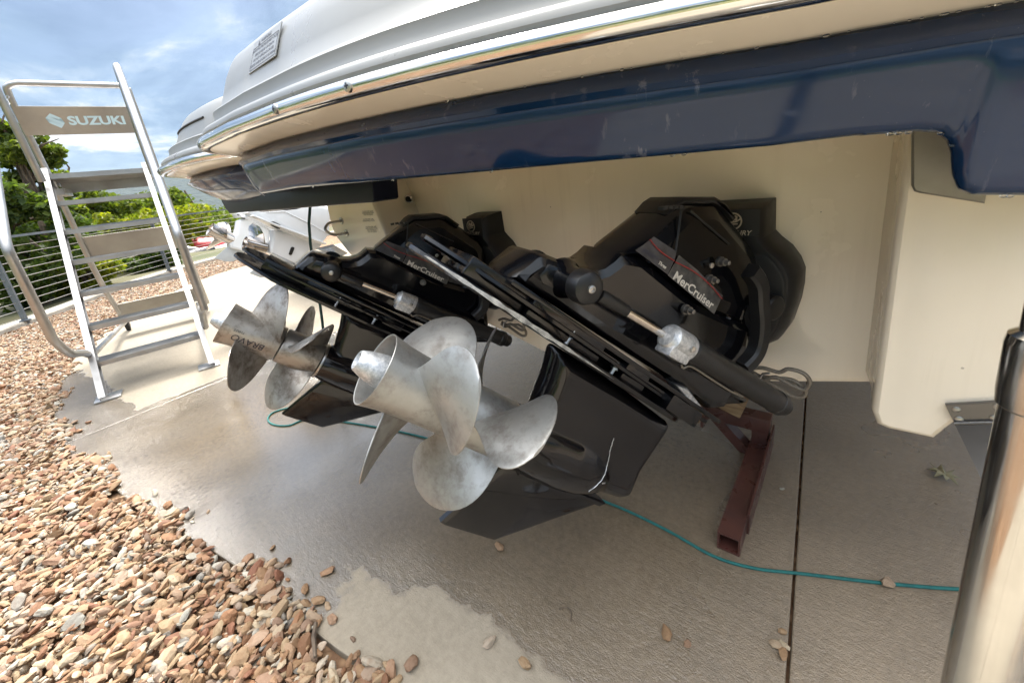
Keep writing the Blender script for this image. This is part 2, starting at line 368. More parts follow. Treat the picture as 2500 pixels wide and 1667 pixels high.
# concrete: broom finish, wet film with dry patches
def concrete(name):
    m = mat(name, (0.3, 0.27, 0.22), 0.6); n = N(m); p = n.pos(); x, y, z = n.xyz(p)
    wob = n.noise(p, 2.6, 5, 0.6); wob2 = n.noise(p, 14, 4, 0.6)
    wv = n.math('ADD', n.math('MULTIPLY', n.math('SUBTRACT', wob, 0.5), 0.5), n.math('MULTIPLY', n.math('SUBTRACT', wob2, 0.5), 0.10))
    def ell(cx, cy, ax, ay, rot):
        c, s = math.cos(rot), math.sin(rot)
        dx, dy = n.math('SUBTRACT', x, cx), n.math('SUBTRACT', y, cy)
        u = n.math('DIVIDE', n.math('ADD', n.math('MULTIPLY', dx, c), n.math('MULTIPLY', dy, s)), ax)
        v = n.math('DIVIDE', n.math('SUBTRACT', n.math('MULTIPLY', dy, c), n.math('MULTIPLY', dx, s)), ay)
        d = n.math('SQRT', n.math('ADD', n.math('MULTIPLY', u, u), n.math('MULTIPLY', v, v)))
        return n.math('MULTIPLY', n.math('SUBTRACT', 1.0, d), min(ax, ay))
    # dry tongue in the foreground, dry apron round the ladder, dryish strip under the hull
    d1 = ell(DRY1[0], DRY1[1], DRY1[2], DRY1[3], DRY1[4])
    d2 = n.math('MINIMUM', n.math('MULTIPLY', n.math('SUBTRACT', -3.18, n.math('ADD', x, n.math('MULTIPLY', y, 0.06))), 1.0),
                n.math('SUBTRACT', n.math('ADD', y, n.math('MULTIPLY', n.math('ADD', x, 4.4), -0.10)), 0.02))
    d2b = n.math('SUBTRACT', -4.6, x)
    d3 = n.math('MINIMUM', n.math('SUBTRACT', 0.10, y), n.math('ADD', x, 0.95))
    d = n.math('MAXIMUM', n.math('MAXIMUM', d1, d3), n.math('MAXIMUM', d2, d2b))
    d = n.math('ADD', d, n.math('MULTIPLY', wv, 0.55))
    dry = n.ramp(n.math('ADD', n.math('MULTIPLY', d, 4.0), 0.5), [(0.46, 0), (0.52, 1)])
    edge = n.ramp(n.math('ADD', n.math('MULTIPLY', d, 4.0), 0.5), [(0.36, 0), (0.43, 1), (0.5, 0)])
    # film thickness of the wet part
    film = n.noise(n.mapping(p, (1, 1, 1), loc=(3, 1, 0)), 0.9, 5, 0.6)
    near = n.math('MULTIPLY', n.math('ADD', x, 0.75), 1.6, clamp=True)        # thinner film on the slab by the joint
    pool = n.math('ADD', n.math('MULTIPLY', ell(-2.05, 0.55, 1.25, 0.60, R_(2)), 2.4), n.math('MULTIPLY', n.math('SUBTRACT', wob, 0.5), 1.5), clamp=True)
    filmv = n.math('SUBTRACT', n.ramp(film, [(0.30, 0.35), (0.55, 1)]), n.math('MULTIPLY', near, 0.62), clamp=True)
    fine = n.noise(p, 300, 3, 0.7); mid = n.noise(p, 55, 5, 0.65); big = n.noise(p, 1.7, 6, 0.6)
    drycol = n.ramp(n.math('ADD', n.math('MULTIPLY', big, 0.55), n.math('MULTIPLY', mid, 0.45)), [(0.36, (0.205, 0.175, 0.132)), (0.62, (0.295, 0.255, 0.198))])
    wetcol = n.ramp(n.math('ADD', n.math('MULTIPLY', big, 0.6), n.math('MULTIPLY', mid, 0.4)), [(0.36, (0.082, 0.063, 0.042)), (0.62, (0.142, 0.112, 0.077))])
    sky_sheen = n.math('MULTIPLY', n.math('ADD', x, n.math('ADD', 0.75, n.math('MULTIPLY', wv, 1.2))), 0.95, clamp=True)
    wetcol = n.mix(sky_sheen, wetcol, n.mix(1.0, wetcol, (2.05, 1.96, 1.86), 'MULTIPLY'))  # wet colour lightened to the right, painting in the missing sky sheen
    grit = n.ramp(n.voro(p, 240), [(0.10, 1), (0.16, 0)]); gm = n.math('MULTIPLY', grit, n.ramp(n.noise(p, 120, 2), [(0.52, 0), (0.6, 0.5)]))
    col = n.mix(dry, wetcol, drycol)
    col = n.mix(n.math('MULTIPLY', edge, 0.35), col, (0.10, 0.085, 0.065))
    col = n.mix(gm, col, (0.50, 0.46, 0.39))
    n.set('Base Color', col)
    rough = n.mix(dry, n.mix(pool, n.ramp(filmv, [(0.0, 0.36), (0.5, 0.24), (1.0, 0.15)]), 0.065), 0.78)
    n.set('Roughness', rough)
    n.set('Specular IOR Level', n.mix(dry, n.ramp(filmv, [(0, 0.75), (1, 0.9)]), 0.22)); n.b.inputs['IOR'].default_value = 1.7
    # broom lines run roughly across the slabs
    broom = n.noise(n.mapping(p, (16, 85, 1), rot=(0, 0, 0.10)), 1.0, 6, 0.7, 1.2)
    pit = n.ramp(n.voro(n.mapping(p, loc=(0.3, 0.1, 0)), 95), [(0.0, 0), (0.30, 1)]); h = n.math('ADD', n.math('ADD', n.math('MULTIPLY', broom, 0.42), n.math('MULTIPLY', pit, 0.14)), n.math('ADD', n.math('MULTIPLY', mid, 0.50), n.math('MULTIPLY', fine, 0.36)))
    b = n.n.new('ShaderNodeBump'); b.inputs['Distance'].default_value = 0.006
    n.l.new(h, b.inputs['Height'])
    n.l.new(n.mix(dry, n.mix(pool, n.ramp(filmv, [(0, 1.0), (1, 0.5)]), 0.11), 0.5), b.inputs['Strength'])
    n.l.new(b.outputs[0], n.b.inputs['Normal']); return m
q1 = onz((1010, 1560)); DRY1 = (-0.25, 0.30, 0.88, 0.19, R_(2))
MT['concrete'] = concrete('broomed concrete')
m = mat('kerb concrete', (0.40, 0.37, 0.31), 0.8); n = N(m); n.set('Base Color', n.ramp(n.noise(n.pos(), 5, 6), [(0.35, (0.33, 0.30, 0.25)), (0.65, (0.50, 0.46, 0.39))])); n.bump(n.noise(n.pos(), 90, 4), 0.3, 0.003)
MT['kerb'] = m
m = mat('stone', (0.4, 0.3, 0.2), 0.75); n = N(m); g = n.n.new('ShaderNodeNewGeometry'); p = n.obc()
oi = n.n.new('ShaderNodeObjectInfo'); base = n.ramp(n.math('FRACT', n.math('ADD', g.outputs['Random Per Island'], n.math('MULTIPLY', oi.outputs['Random'], 3.7))), [(0.0, (0.20, 0.085, 0.036)), (0.13, (0.31, 0.175, 0.088)), (0.28, (0.39, 0.27, 0.16)), (0.40, (0.21, 0.075, 0.036)), (0.50, (0.46, 0.36, 0.25)),
     (0.62, (0.32, 0.15, 0.068)), (0.74, (0.52, 0.45, 0.37)), (0.84, (0.26, 0.14, 0.08)), (0.93, (0.24, 0.22, 0.20)), (1.0, (0.55, 0.50, 0.43))])
vein = n.noise(p, 48, 5, 0.7, 0.8)
n.set('Base Color', n.mix(n.math('MULTIPLY', n.ramp(vein, [(0.45, 0), (0.68, 1)]), 0.5), base, n.mix(1.0, base, (0.72, 0.52, 0.40), 'MULTIPLY')))
n.bump(n.noise(p, 150, 4, 0.7), 0.5, 0.003)
for q_ in n.n:
    if q_.type == 'VALTORGB' and len(q_.color_ramp.elements) > 8:
        for e_ in q_.color_ramp.elements:
            c_ = e_.color; g_ = (c_[0]+c_[1]+c_[2])/3; e_.color = (c_[0]*0.74+g_*0.04, c_[1]*0.76+g_*0.05, c_[2]*0.73+g_*0.05, 1)
MT['stone'] = m
m = mat('gravel bed soil', (0.20, 0.12, 0.07), 0.95); n = N(m); n.set('Base Color', n.ramp(n.voro(n.pos(), 28), [(0.1, (0.40, 0.26, 0.15)), (0.5, (0.16, 0.09, 0.05))])); n.bump(n.voro(n.pos(), 28), 0.8, 0.02)
MT['soil'] = m
m = mat('hillside ground', (0.07, 0.075, 0.03), 0.95); n = N(m); n.set('Base Color', n.ramp(n.noise(n.pos(), 0.4, 6), [(0.35, (0.05, 0.06, 0.022)), (0.65, (0.11, 0.095, 0.045))])); MT['terrain'] = m
m = mat('wooded hills', (0.02, 0.035, 0.02), 0.95); n = N(m); n.set('Base Color', n.ramp(n.noise(n.pos(), 0.02, 6, 0.7), [(0.35, (0.010, 0.018, 0.010)), (0.65, (0.020, 0.030, 0.015))])); n.bump(n.noise(n.pos(), 0.05, 5), 1.0, 12); MT['hills'] = m
MT['worn'] = varied('worn paint edge', (0.42, 0.41, 0.38), (0.10, 0.10, 0.10), 45, 0.4, 0.55)
HAZE = True

# ------------------------------------------------------------------ ground, kerb, fence line
EDGE = [(-9.2, 9.0), (-9.25, 4.0), (-8.99, 2.69), (-8.71, 2.06), (-8.17, 1.50), (-7.40, 1.00), (-6.60, 0.58), (-5.90, 0.26), (-5.29, 0.03), (-4.69, -0.10), (-4.2, -0.17), (-3.71, -0.20),
        (-3.1, -0.18), (-2.5, -0.09), (-2.0, -0.02), (-1.6, 0.08), (-1.25, 0.145), (-0.95, 0.185), (-0.72, 0.215), (-0.58, 0.12), (-0.46, -0.10), (-0.34, -0.55), (-0.15, -1.3), (0.15, -2.0), (0.7, -2.4), (2.0, -2.5), (6.0, -2.6)]
EDGE = [(p.x, p.y) for p in smooth([(a, b, 0) for a, b in EDGE], 4)]
FENCE = [(5.0, -9.5), (1.0, -7.6), (-2.2, -5.2), (-4.6, -2.9), (-6.3, -1.40), (-7.70, -0.28), (-9.05, 0.62), (-10.25, 1.62), (-11.2, 2.9), (-11.8, 4.6), (-12.1, 7.2), (-12.1, 11.0)]
FENCE = [(p.x, p.y) for p in smooth([(a, b, 0) for a, b in FENCE], 6)]
def polydist(P, L):
    P = np.asarray(P, float); L = np.asarray(L, float); best = np.full(len(P), 1e9); side = np.zeros(len(P))
    for a, b in zip(L[:-1], L[1:]):
        d = b-a; t = np.clip(((P-a)@d)/(d@d), 0, 1); q = a+t[:, None]*d; r = P-q; dist = np.hypot(r[:, 0], r[:, 1])
        m = dist < best; best[m] = dist[m]; side[m] = (d[0]*r[:, 1]-d[1]*r[:, 0])[m]
    return best, side
def edge_y(x): return np.interp(x, [p[0] for p in sorted(EDGE)], [p[1] for p in sorted(EDGE)])

# terrain: level inside the fence, falling away outside, wooded valley, far ridge
rad = np.concatenate([np.linspace(0, 26, 40), np.geomspace(28, 900, 26)]); ang = np.linspace(0, 2*np.pi, 121)[:-1]
P = np.array([(r*math.cos(a)-3, r*math.sin(a)+2) for r in rad for a in ang])
d, sgn = polydist(P, FENCE); out = (sgn > 0) & (P[:, 1] < 14+0*d); d = np.where(out, d, np.where(P[:, 0] < -12, np.maximum(0, -12.1-P[:, 0]), 0))
z = -0.06-np.where(d > 0, 0.03*np.minimum(d, 6)+0.42*np.clip(d-6, 0, 60)+0.02*np.clip(d-66, 0, 400), 0)
z += np.where(d > 3, np.sin(P[:, 0]*0.35)*np.cos(P[:, 1]*0.3)*0.25, 0)
bm = new(); vs = [bm.verts.new((p[0], p[1], zz_)) for p, zz_ in zip(P, z)]; na = len(ang)
for i in range(len(rad)-1):
    for j in range(na):
        k = (j+1) % na
        try: bm.faces.new((vs[i*na+j], vs[(i+1)*na+j], vs[(i+1)*na+k], vs[i*na+k]))
        except ValueError: pass
tag(obj('ground', bm, MT['terrain'], ang=180), kind='structure')
# far ridge
bm = new(); rs = []
for rr, hk in ((900, -45), (1250, 40), (1550, 118), (1850, 128), (2150, 60), (2350, 20)):
    row = []
    for i in range(241):
        a = 2*math.pi*i/240
        hz = hk+(22*noise.noise(Vector((math.cos(a)*5, math.sin(a)*5, rr*0.0006)))+9*noise.noise(Vector((math.cos(a)*22, math.sin(a)*22, rr*0.002))))*(1 if hk > 50 else 0.4)
        row.append((rr*math.cos(a), rr*math.sin(a), hz))
    rs.append(row)
rings(bm, rs, False, False)
tag(obj('hills', bm, MT['hills'], ang=180), kind='structure')

# gravel soil inside the fence
bm = new(); pts = [(x, y) for x, y in FENCE] + [(8, 11), (8, -9.5)]
f = bm.faces.new([bm.verts.new((x, y, -0.026)) for x, y in pts]); bmesh.ops.triangulate(bm, faces=[f])
tag(obj('gravel_bed', bm, MT['soil']), kind='structure')

# lawn behind the gravel, out of the lens but in every polished reflection
bm = new(); f = bm.faces.new([bm.verts.new(v) for v in ((8, -2.6, -0.018), (-2.9, -2.6, -0.018), (-1.2, -5.4, -0.018), (2.0, -7.5, -0.018), (8, -9.0, -0.018))][::-1])
m = mat('lawn', (0.09, 0.14, 0.03), 0.9); n = N(m); n.set('Base Color', n.ramp(n.noise(n.pos(), 9, 6), [(0.35, (0.06, 0.10, 0.02)), (0.65, (0.13, 0.18, 0.045))]))
tag(obj('lawn', bm, m), kind='structure')

# concrete slabs divided by joints that run along the boat
pav = tag(empty('pavement', (0, 0, -0.12)), kind='structure')
def jx(x0): return lambda y: x0-0.074*(y-0.734)
JO = [6.0, jx(-0.026), jx(-3.15), jx(-6.75), -9.3]
def jv(j, y): return j(y) if callable(j) else j
for a, b in zip(JO[:-1], JO[1:]):
    xs = [p for p in EDGE if jv(b, p[1])+0.012 < p[0] < jv(a, p[1])-0.012]
    ya, yb = float(edge_y(jv(a, 0.2))), float(edge_y(jv(b, 0.0)))
    if not callable(b):
        xs = [p for p in EDGE if p[0] < jv(a, p[1])-0.012]; poly = xs[:]
        poly = poly + [(jv(a, ya)-0.003, ya), (jv(a, 9)-0.003, 9.0)]
    else:
        poly = [(jv(b, yb)+0.003, yb)] + sorted(xs) + ([(jv(a, ya)-0.003, ya), (jv(a, 9)-0.003, 9.0)] if callable(a) else [(6, 9)]) + [(jv(b, 9)+0.003, 9.0)]
    bm = new()
    slab(bm, poly, [(-0.12, 0), (-0.004, 0), (-0.001, 0.001), (0, 0.004)], lambda x, y, l: (x, y, l))
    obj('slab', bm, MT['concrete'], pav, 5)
bm = new(); box(bm, (-2, 4.6, -0.075), (16, 8.6, 0.01)); obj('joint_bed', bm, mat('joint dirt', (0.05, 0.04, 0.03), 0.9), pav)

# kerb under the fence
bm = new(); rs = []
for i, (x, y) in enumerate(FENCE):
    a, b = FENCE[max(i-1, 0)], FENCE[min(i+1, len(FENCE)-1)]; t = Vector((b[0]-a[0], b[1]-a[1], 0)).normalized(); nn = Vector((t.y, -t.x, 0))
    p = Vector((x, y, 0)); rs.append([p-nn*0.17+Vector((0, 0, -0.3)), p-nn*0.17+Vector((0, 0, 0.05)), p-nn*0.155+Vector((0, 0, 0.065)), p+nn*0.005+Vector((0, 0, 0.065)), p+nn*0.02+Vector((0, 0, 0.05)), p+nn*0.02+Vector((0, 0, -0.3))])
rings(bm, rs); tag(obj('kerb', bm, MT['kerb']), kind='structure')

# ------------------------------------------------------------------ gravel
def ico(sub):
    bm = new(); bmesh.ops.create_icosphere(bm, subdivisions=sub, radius=1); bm.verts.ensure_lookup_table()
    v = np.array([p.co[:] for p in bm.verts]); f = np.array([[q.index for q in t.verts] for t in bm.faces]); bm.free(); return v, f
def rockshape(v, r):
    w = v.copy(); s = np.ones(len(v))
    for _ in range(7):
        nn = r.normal(size=3); nn /= np.linalg.norm(nn); dd = r.uniform(0.42, 0.78); dt = v@nn
        s = np.where(dt > 1e-3, np.minimum(s, dd/np.maximum(dt, 1e-3)), s)
    w = v*s[:, None]; w += r.normal(size=w.shape)*0.018
    return w*np.array([1.22, r.uniform(0.62, 1.0), r.uniform(0.36, 0.68)])
I2, F2 = ico(2); I1, F1 = ico(1)
SH2 = [rockshape(I2, rng) for _ in range(28)]; SH1 = [rockshape(I1, rng) for _ in range(20)]
def rotm(r, n):
    a = r.uniform(0, 2*np.pi, n); tx, ty = r.normal(0, 0.42, n), r.normal(0, 0.42, n)
    ca, sa = np.cos(a), np.sin(a); Rz = np.zeros((n, 3, 3)); Rz[:, 0, 0] = ca; Rz[:, 0, 1] = -sa; Rz[:, 1, 0] = sa; Rz[:, 1, 1] = ca; Rz[:, 2, 2] = 1
    Rx = np.zeros((n, 3, 3)); Rx[:, 0, 0] = 1; Rx[:, 1, 1] = np.cos(tx); Rx[:, 1, 2] = -np.sin(tx); Rx[:, 2, 1] = np.sin(tx); Rx[:, 2, 2] = np.cos(tx)
    Ry = np.zeros((n, 3, 3)); Ry[:, 1, 1] = 1; Ry[:, 0, 0] = np.cos(ty); Ry[:, 0, 2] = np.sin(ty); Ry[:, 2, 0] = -np.sin(ty); Ry[:, 2, 2] = np.cos(ty)
    return Rx@Ry@Rz
def mesh_np(name, v, f):
    me = bpy.data.meshes.new(name); nv, nf = len(v), len(f); k = f.shape[1]
    me.vertices.add(nv); me.vertices.foreach_set('co', v.astype(np.float32).ravel())
    me.loops.add(nf*k); me.loops.foreach_set('vertex_index', f.astype(np.int32).ravel())
    me.polygons.add(nf); me.polygons.foreach_set('loop_start', np.arange(0, nf*k, k, dtype=np.int32)); me.polygons.foreach_set('loop_total', np.full(nf, k, dtype=np.int32))
    me.polygons.foreach_set('use_smooth', np.zeros(nf, dtype=bool)); me.update(); return me
def scatter(pos, size, shapes, F, r):
    n = len(pos); idx = r.integers(0, len(shapes), n); B = np.array(shapes)[idx]; Rm = rotm(r, n)
    v = np.einsum('nij,nkj->nki', Rm, B*size[:, None, None])+pos[:, None, :]
    f = F[None]+(np.arange(n)*B.shape[1])[:, None, None]
    return v.reshape(-1, 3), f.reshape(-1, 3)
def cells(x0, x1, y0, y1, st):
    g = np.stack(np.meshgrid(np.arange(x0, x1, st), np.arange(y0, y1, st)), -1).reshape(-1, 2)
    return g+rng.uniform(-0.5, 0.5, g.shape)*st
def in_gravel(g, marg):
    dd, ss = polydist(g, EDGE); df, sf = polydist(g, FENCE)
    return (((ss < 0) | (dd < marg)) & (sf < 0) & (df > 0.03))
GV, GF, off_ = [], [], 0
def addg(v, f):
    global off_
    GV.append(v); GF.append(f+off_); off_ += len(v)
def visible(g, pad):
    q = (np.c_[g, np.zeros(len(g))]-CP)@CR.T; u = 1250+1000*q[:, 0]/np.maximum(q[:, 2], 1e-3); w = 729+1000*q[:, 1]/np.maximum(q[:, 2], 1e-3)
    return (q[:, 2] > 0.1) & (u > -pad) & (u < 2500+pad) & (w < 1667+pad*1.5) & (w > -pad)
for layer, (st, zlo, zhi) in enumerate(((0.022, -0.012, 0.000), (0.022, -0.002, 0.010), (0.045, 0.006, 0.019))):
    g = cells(-11.6, 0.2, -2.6, 3.2, st); marg = rng.choice([0.015, 0.03, 0.05, 0.085], len(g), p=[0.52, 0.32, 0.13, 0.03])*(1 if layer == 1 else 0.4)
    wig = 0.03*np.sin(g[:, 0]*9)+0.02*np.sin(g[:, 0]*23)
    g = g[in_gravel(g-np.c_[0*wig, wig], marg)]
    vis = visible(g, 260); g = g[vis]
    dist = np.hypot(g[:, 0], g[:, 1])
    keep = (dist < 5) | (rng.random(len(g)) < 0.8); g, dist = g[keep], dist[keep]
    sz = np.clip(rng.lognormal(math.log(0.0134), 0.36, len(g)), 0.007, 0.036)
    dd, ss = polydist(g, EDGE); zc_ = rng.uniform(zlo, zhi, len(g)); zc_ = np.where(ss > 0, sz*0.36, zc_)
    pos = np.c_[g, zc_]
    nearm = dist < 3.4
    for mk, sh, fc in ((nearm, SH2, F2), (~nearm, SH1, F1)):
        if mk.any(): addg(*scatter(pos[mk], sz[mk]*(1.0 if sh is SH2 else 1.12), sh, fc, rng))
g = cells(-9, 5, -6.5, 0.6, 0.085); g = g[in_gravel(g, 0)]; g = g[~visible(g, 200)]
addg(*scatter(np.c_[g, rng.uniform(-0.012, 0.004, len(g))], rng.uniform(0.022, 0.040, len(g)), SH1, F1, rng))
me = mesh_np('gravel', np.concatenate(GV), np.concatenate(GF))
tag(link('gravel', me, MT['stone']), 'bed of mixed tan, rust and white crushed stone', None, None, 'stuff')

# loose stones lying on the slab (pixel the stone sits on, length in metres, label)
LOOSE = [((1220, 1336), 0.022, 'brown stone on the wet concrete below the near skeg'),
         ((705, 1374), 0.020, 'brown stone alone on the wet slab near the gravel point'),
         ((800, 1397), 0.024, 'grey speckled stone at the tip of the dry concrete patch'),
         ((810, 1512), 0.025, 'flat pinkish stone on the dry concrete beside the gravel edge'),
         ((1196, 1570), 0.024, 'tan knobbly stone standing on the dry patch edge'),
         ((1000, 1628), 0.024, 'pale yellow flat stone in the dry patch'),
         ((1282, 1628), 0.022, 'rusty tan stone at the lower end of the dry patch'),
         ((1627, 1552), 0.026, 'white chip of stone on the dark wet slab'),
         ((1678, 1572), 0.013, 'small orange stone beside the white chip'),
         ((2163, 1428), 0.026, 'orange stone touching the teal rope'),
         ((1911, 1545), 0.012, 'smallest grey pebble on the slab joint, above the pebble cluster'),
         ((1897, 1578), 0.017, 'reddish pebble lying left of the slab joint'),
         ((1916, 1576), 0.014, 'grey pebble wedged in the slab joint'),
         ((1910, 1597), 0.019, 'whitish pebble at the bottom of the cluster on the slab joint'),
         ((1908, 1193), 0.010, 'tiny grey pebble between the stand foot and the slab joint'),
         ((182, 1034), 0.024, 'tan stone strayed onto the wet slab edge near the ladder'),
         ((218, 1032), 0.018, 'pale stone strayed onto the slab beside the tan one near the ladder'),
         ((449, 1248), 0.026, 'cream stone lying ahead of the gravel edge on wet concrete'),
         ((509, 1250), 0.012, 'tiny red stone on the wet concrete ahead of the gravel')]
lr = np.random.default_rng(21)
for px_, sz, lab in LOOSE:
    sz *= 0.82; p = onz(px_); s = rockshape(I2, lr)*sz; a = lr.uniform(0, 6.3); c, s_ = math.cos(a), math.sin(a)
    s = s@np.array([[c, s_, 0], [-s_, c, 0], [0, 0, 1]]); s[:, 2] -= s[:, 2].min()+0.001; s += np.array([p.x, p.y, 0])
    tag(link('stone', mesh_np('stone', s, F2), MT['stone']), lab, 'stone', 'loose stones on the concrete')

# dry leaf
c = onz((2306, 1166)); bm = new(); out = [(0, -0.05), (0.006, -0.02), (0.03, -0.028), (0.018, -0.004), (0.042, 0.010), (0.020, 0.016), (0.024, 0.042), (0.004, 0.034), (-0.004, 0.056), (-0.010, 0.030), (-0.032, 0.036), (-0.020, 0.012), (-0.040, 0.0), (-0.018, -0.008), (-0.026, -0.030), (-0.004, -0.020)]
cz = bm.verts.new((c.x, c.y, 0.012)); lp = []
for i, (x, y) in enumerate(out):
    a = 0.7; X, Y = x*math.cos(a)-y*math.sin(a), x*math.sin(a)+y*math.cos(a)
    lp.append(bm.verts.new((c.x+X*0.85, c.y+Y*0.85, 0.006+0.016*abs(math.sin(i*1.3)))))
for i in range(len(lp)): bm.faces.new((cz, lp[i], lp[(i+1) % len(lp)]))
m = mat('dry leaf', (0.33, 0.31, 0.20), 0.7); MT['leaf'] = m
lo = obj('leaf', bm, m); sm = lo.modifiers.new('t', 'SOLIDIFY'); sm.thickness = 0.0008
tag(lo, 'curled pale dry leaf on the wet slab below the trim tab', 'leaf')
bm = new(); q = [onz((1365, 1488)), onz((1385, 1483)), onz((1395, 1497)), onz((1392, 1516))]; tube(bm, [v+Vector((0, 0, 0.002)) for v in smooth(q, 4)], 0.0013, 5)
tag(obj('twig', bm, MT['bark']), 'thin curved dark twig on the wet slab', 'twig')
b0 = onz((770, 1565)); bm = new(); tube(bm, [b0+Vector((-0.035, 0.02, 0.012)), b0+Vector((0.0, 0.0, 0.018)), b0+Vector((0.05, -0.02, 0.016))], [0.005, 0.006, 0.004], 6)
tag(obj('stick', bm, MT['bark']), 'short brown stick lying across the gravel edge', 'stick')

# ------------------------------------------------------------------ cable fence
FL_ = np.array(FENCE); seg = np.hypot(*np.diff(FL_, axis=0).T); cum = np.concatenate([[0], np.cumsum(seg)])
def fat(s): return Vector((float(np.interp(s, cum, FL_[:, 0])), float(np.interp(s, cum, FL_[:, 1])), 0))
dA, _ = polydist(FL_, FL_); 
def s_of(x, y):
    ss = np.linspace(0, cum[-1], 2000); P = np.array([fat(s)[:2] for s in ss]); return float(ss[np.argmin(np.hypot(P[:, 0]-x, P[:, 1]-y))])
fen = tag(empty('cable_fence', (-7.7, -0.28, 0)), 'grey steel fence with thin horizontal cables along the kerb at the edge of the trees', 'fence')
s1, s2 = s_of(-7.70, -0.28), s_of(-10.25, 1.62); pitch = s2-s1
ss = [s1+pitch*k for k in range(-6, 5) if 0.1 < s1+pitch*k < cum[-1]]
for s in ss:
    p = fat(s); t = (fat(min(s+0.1, cum[-1]))-fat(s-0.1)).normalized(); nn = Vector((-t.y, t.x, 0)); bm = new()
    bar(bm, p+Vector((0, 0, 0.03)), p+Vector((0, 0, 1.045)), 0.026, 0.055, up=nn); box(bm, p+Vector((0, 0, 0.07)), (0.10, 0.10, 0.012))
    obj('post', bm, MT['fence'], fen)
pp = [fat(s) for s in np.linspace(0.05, cum[-1]-0.05, 80)]
bm = new(); rs = []
for i, p in enumerate(pp):
    t = (pp[min(i+1, 79)]-pp[max(i-1, 0)]).normalized(); nn = Vector((-t.y, t.x, 0))
    rs.append([p+nn*a+Vector((0, 0, b)) for a, b in ((-0.032, 1.045), (0.032, 1.045), (0.032, 1.075), (-0.032, 1.075))])
rings(bm, rs); obj('top_rail', bm, MT['fence'], fen)
for k in range(10):
    bm = new(); tube(bm, [p+Vector((0, 0, 0.105+0.0935*k)) for p in pp], 0.0038, 5); obj('cable', bm, MT['cable'], fen)

# ------------------------------------------------------------------ rolling platform ladder
L0 = Vector((-3.60, 0.01, 0)); LB = Vector((-0.981, 0.192, 0)); LW = Vector((0.10, 0.605, 0)); LWN = LW.normalized()
def LP(b, z, w=0.0): return L0 + LB*b + LW*w + Vector((0, 0, z))
lad = tag(empty('platform_ladder', L0), 'aluminium rolling platform ladder with a lettered back board, standing on dry concrete', 'ladder')
def lobj(name, bm, m='alu', parent=None): return obj(name, bm, MT[m], parent or lad)
K = 0.826
for w in (0.0, 1.0):
    bm = new(); p, q = LP(-0.005, 0.008, w), LP(K*1.50, 1.50, w); up = LW.normalized()
    # C-channel side rail: web plus two flanges opening inward
    d = (q-p).normalized(); sd_ = LWN*(1 if w == 0 else -1); nf = d.cross(LWN).normalized()
    bar(bm, p, q, 0.082, 0.005, up=LWN)
    for s in (-1, 1): bar(bm, p+nf*0.039*s+sd_*0.016, q+nf*0.039*s+sd_*0.016, 0.005, 0.032, up=LWN)
    st = lobj('side_rail', bm)
    bm = new(); box(bm, LP(0.03, 0.006, w)+sd_*0.035, (0.13, 0.13, 0.010), Matrix.Rotation(math.atan2(LB.y, LB.x), 4, 'Z'), 0.003); lobj('foot_plate', bm, 'alu')
for i in range(1, 7):
    z = 0.211*i; b = K*z; bm = new(); a, c = LP(b, z, 0.008), LP(b, z, 0.992)
    bar(bm, a+LB*0.055, c+LB*0.055, 0.155, 0.004, bev=0.001)
    for s in (-0.02, 0.13): bar(bm, a+LB*s+Vector((0, 0, -0.012)), c+LB*s+Vector((0, 0, -0.012)), 0.006, 0.030)
    for s in np.linspace(-0.008, 0.118, 9): bar(bm, a+LB*s+Vector((0, 0, 0.0035)), c+LB*s+Vector((0, 0, 0.0035)), 0.006, 0.004)
    lobj('tread', bm)
zt = 1.475; bt = K*zt; bm = new()
a, c = LP(bt+0.22, zt, 0.0), LP(bt+0.22, zt, 1.0); bar(bm, a, c, 0.55, 0.006)
for s in np.linspace(-0.05, 0.49, 10): bar(bm, LP(bt+s, zt-0.018, 0.0), LP(bt+s, zt-0.018, 1.0), 0.010, 0.034)
lobj('platform', bm)
bm = new()
for w in (-0.01, 1.01): bar(bm, LP(bt-0.06, zt-0.02, w), LP(bt+0.52, zt-0.02, w), 0.006, 0.075)
bar(bm, LP(bt+0.50, zt-0.06, 0), LP(bt+0.50, zt-0.06, 1), 0.006, 0.11)
for w in (0.05,): bar(bm, LP(bt+0.10, zt-0.12, w), LP(bt+0.46, zt-0.12, w), 0.05, 0.05)
lobj('platform_frame', bm)
# handrails: from the front feet up, a kink, then up along the stair to the platform
def handrail(w, bz, ox, feet):
    a = smooth(feet + [LP(bz[0]+0.03, bz[1]-0.5, w+ox)], 5) if len(feet) > 2 else feet
    rise = smooth([LP(bz[0], bz[1]-0.05, w+ox), LP(bz[0]-0.002, bz[1], w+ox), LP(bz[0]+0.025, bz[1]+0.05, w+ox)], 4)
    topc = smooth([LP(0.72, 2.06, w+ox*0.6), LP(0.80, 2.145, w+ox*0.5), LP(0.865, 2.16, w+ox*0.4), LP(0.905, 2.09, w+ox*0.3), LP(0.925, 1.98, w+ox*0.2)], 5)
    return a + rise + topc + [LP(0.985, 1.70, w), LP(1.06, 1.42, w)]
bm = new(); tube(bm, handrail(0.0, (-0.27, 1.0), -0.04, [LP(0.20, 0.27, 0), LP(0.08, 0.315, 0), LP(-0.09, 0.37, -0.03)]), 0.0225, 12); lobj('handrail', bm)
bm = new(); tube(bm, handrail(1.04, (-0.24, 0.955), 0.045, [LP(0.20, 0.25, 1.03), LP(0.07, 0.33, 1.04), LP(-0.04, 0.42, 1.06)]), 0.0225, 12); lobj('handrail', bm)
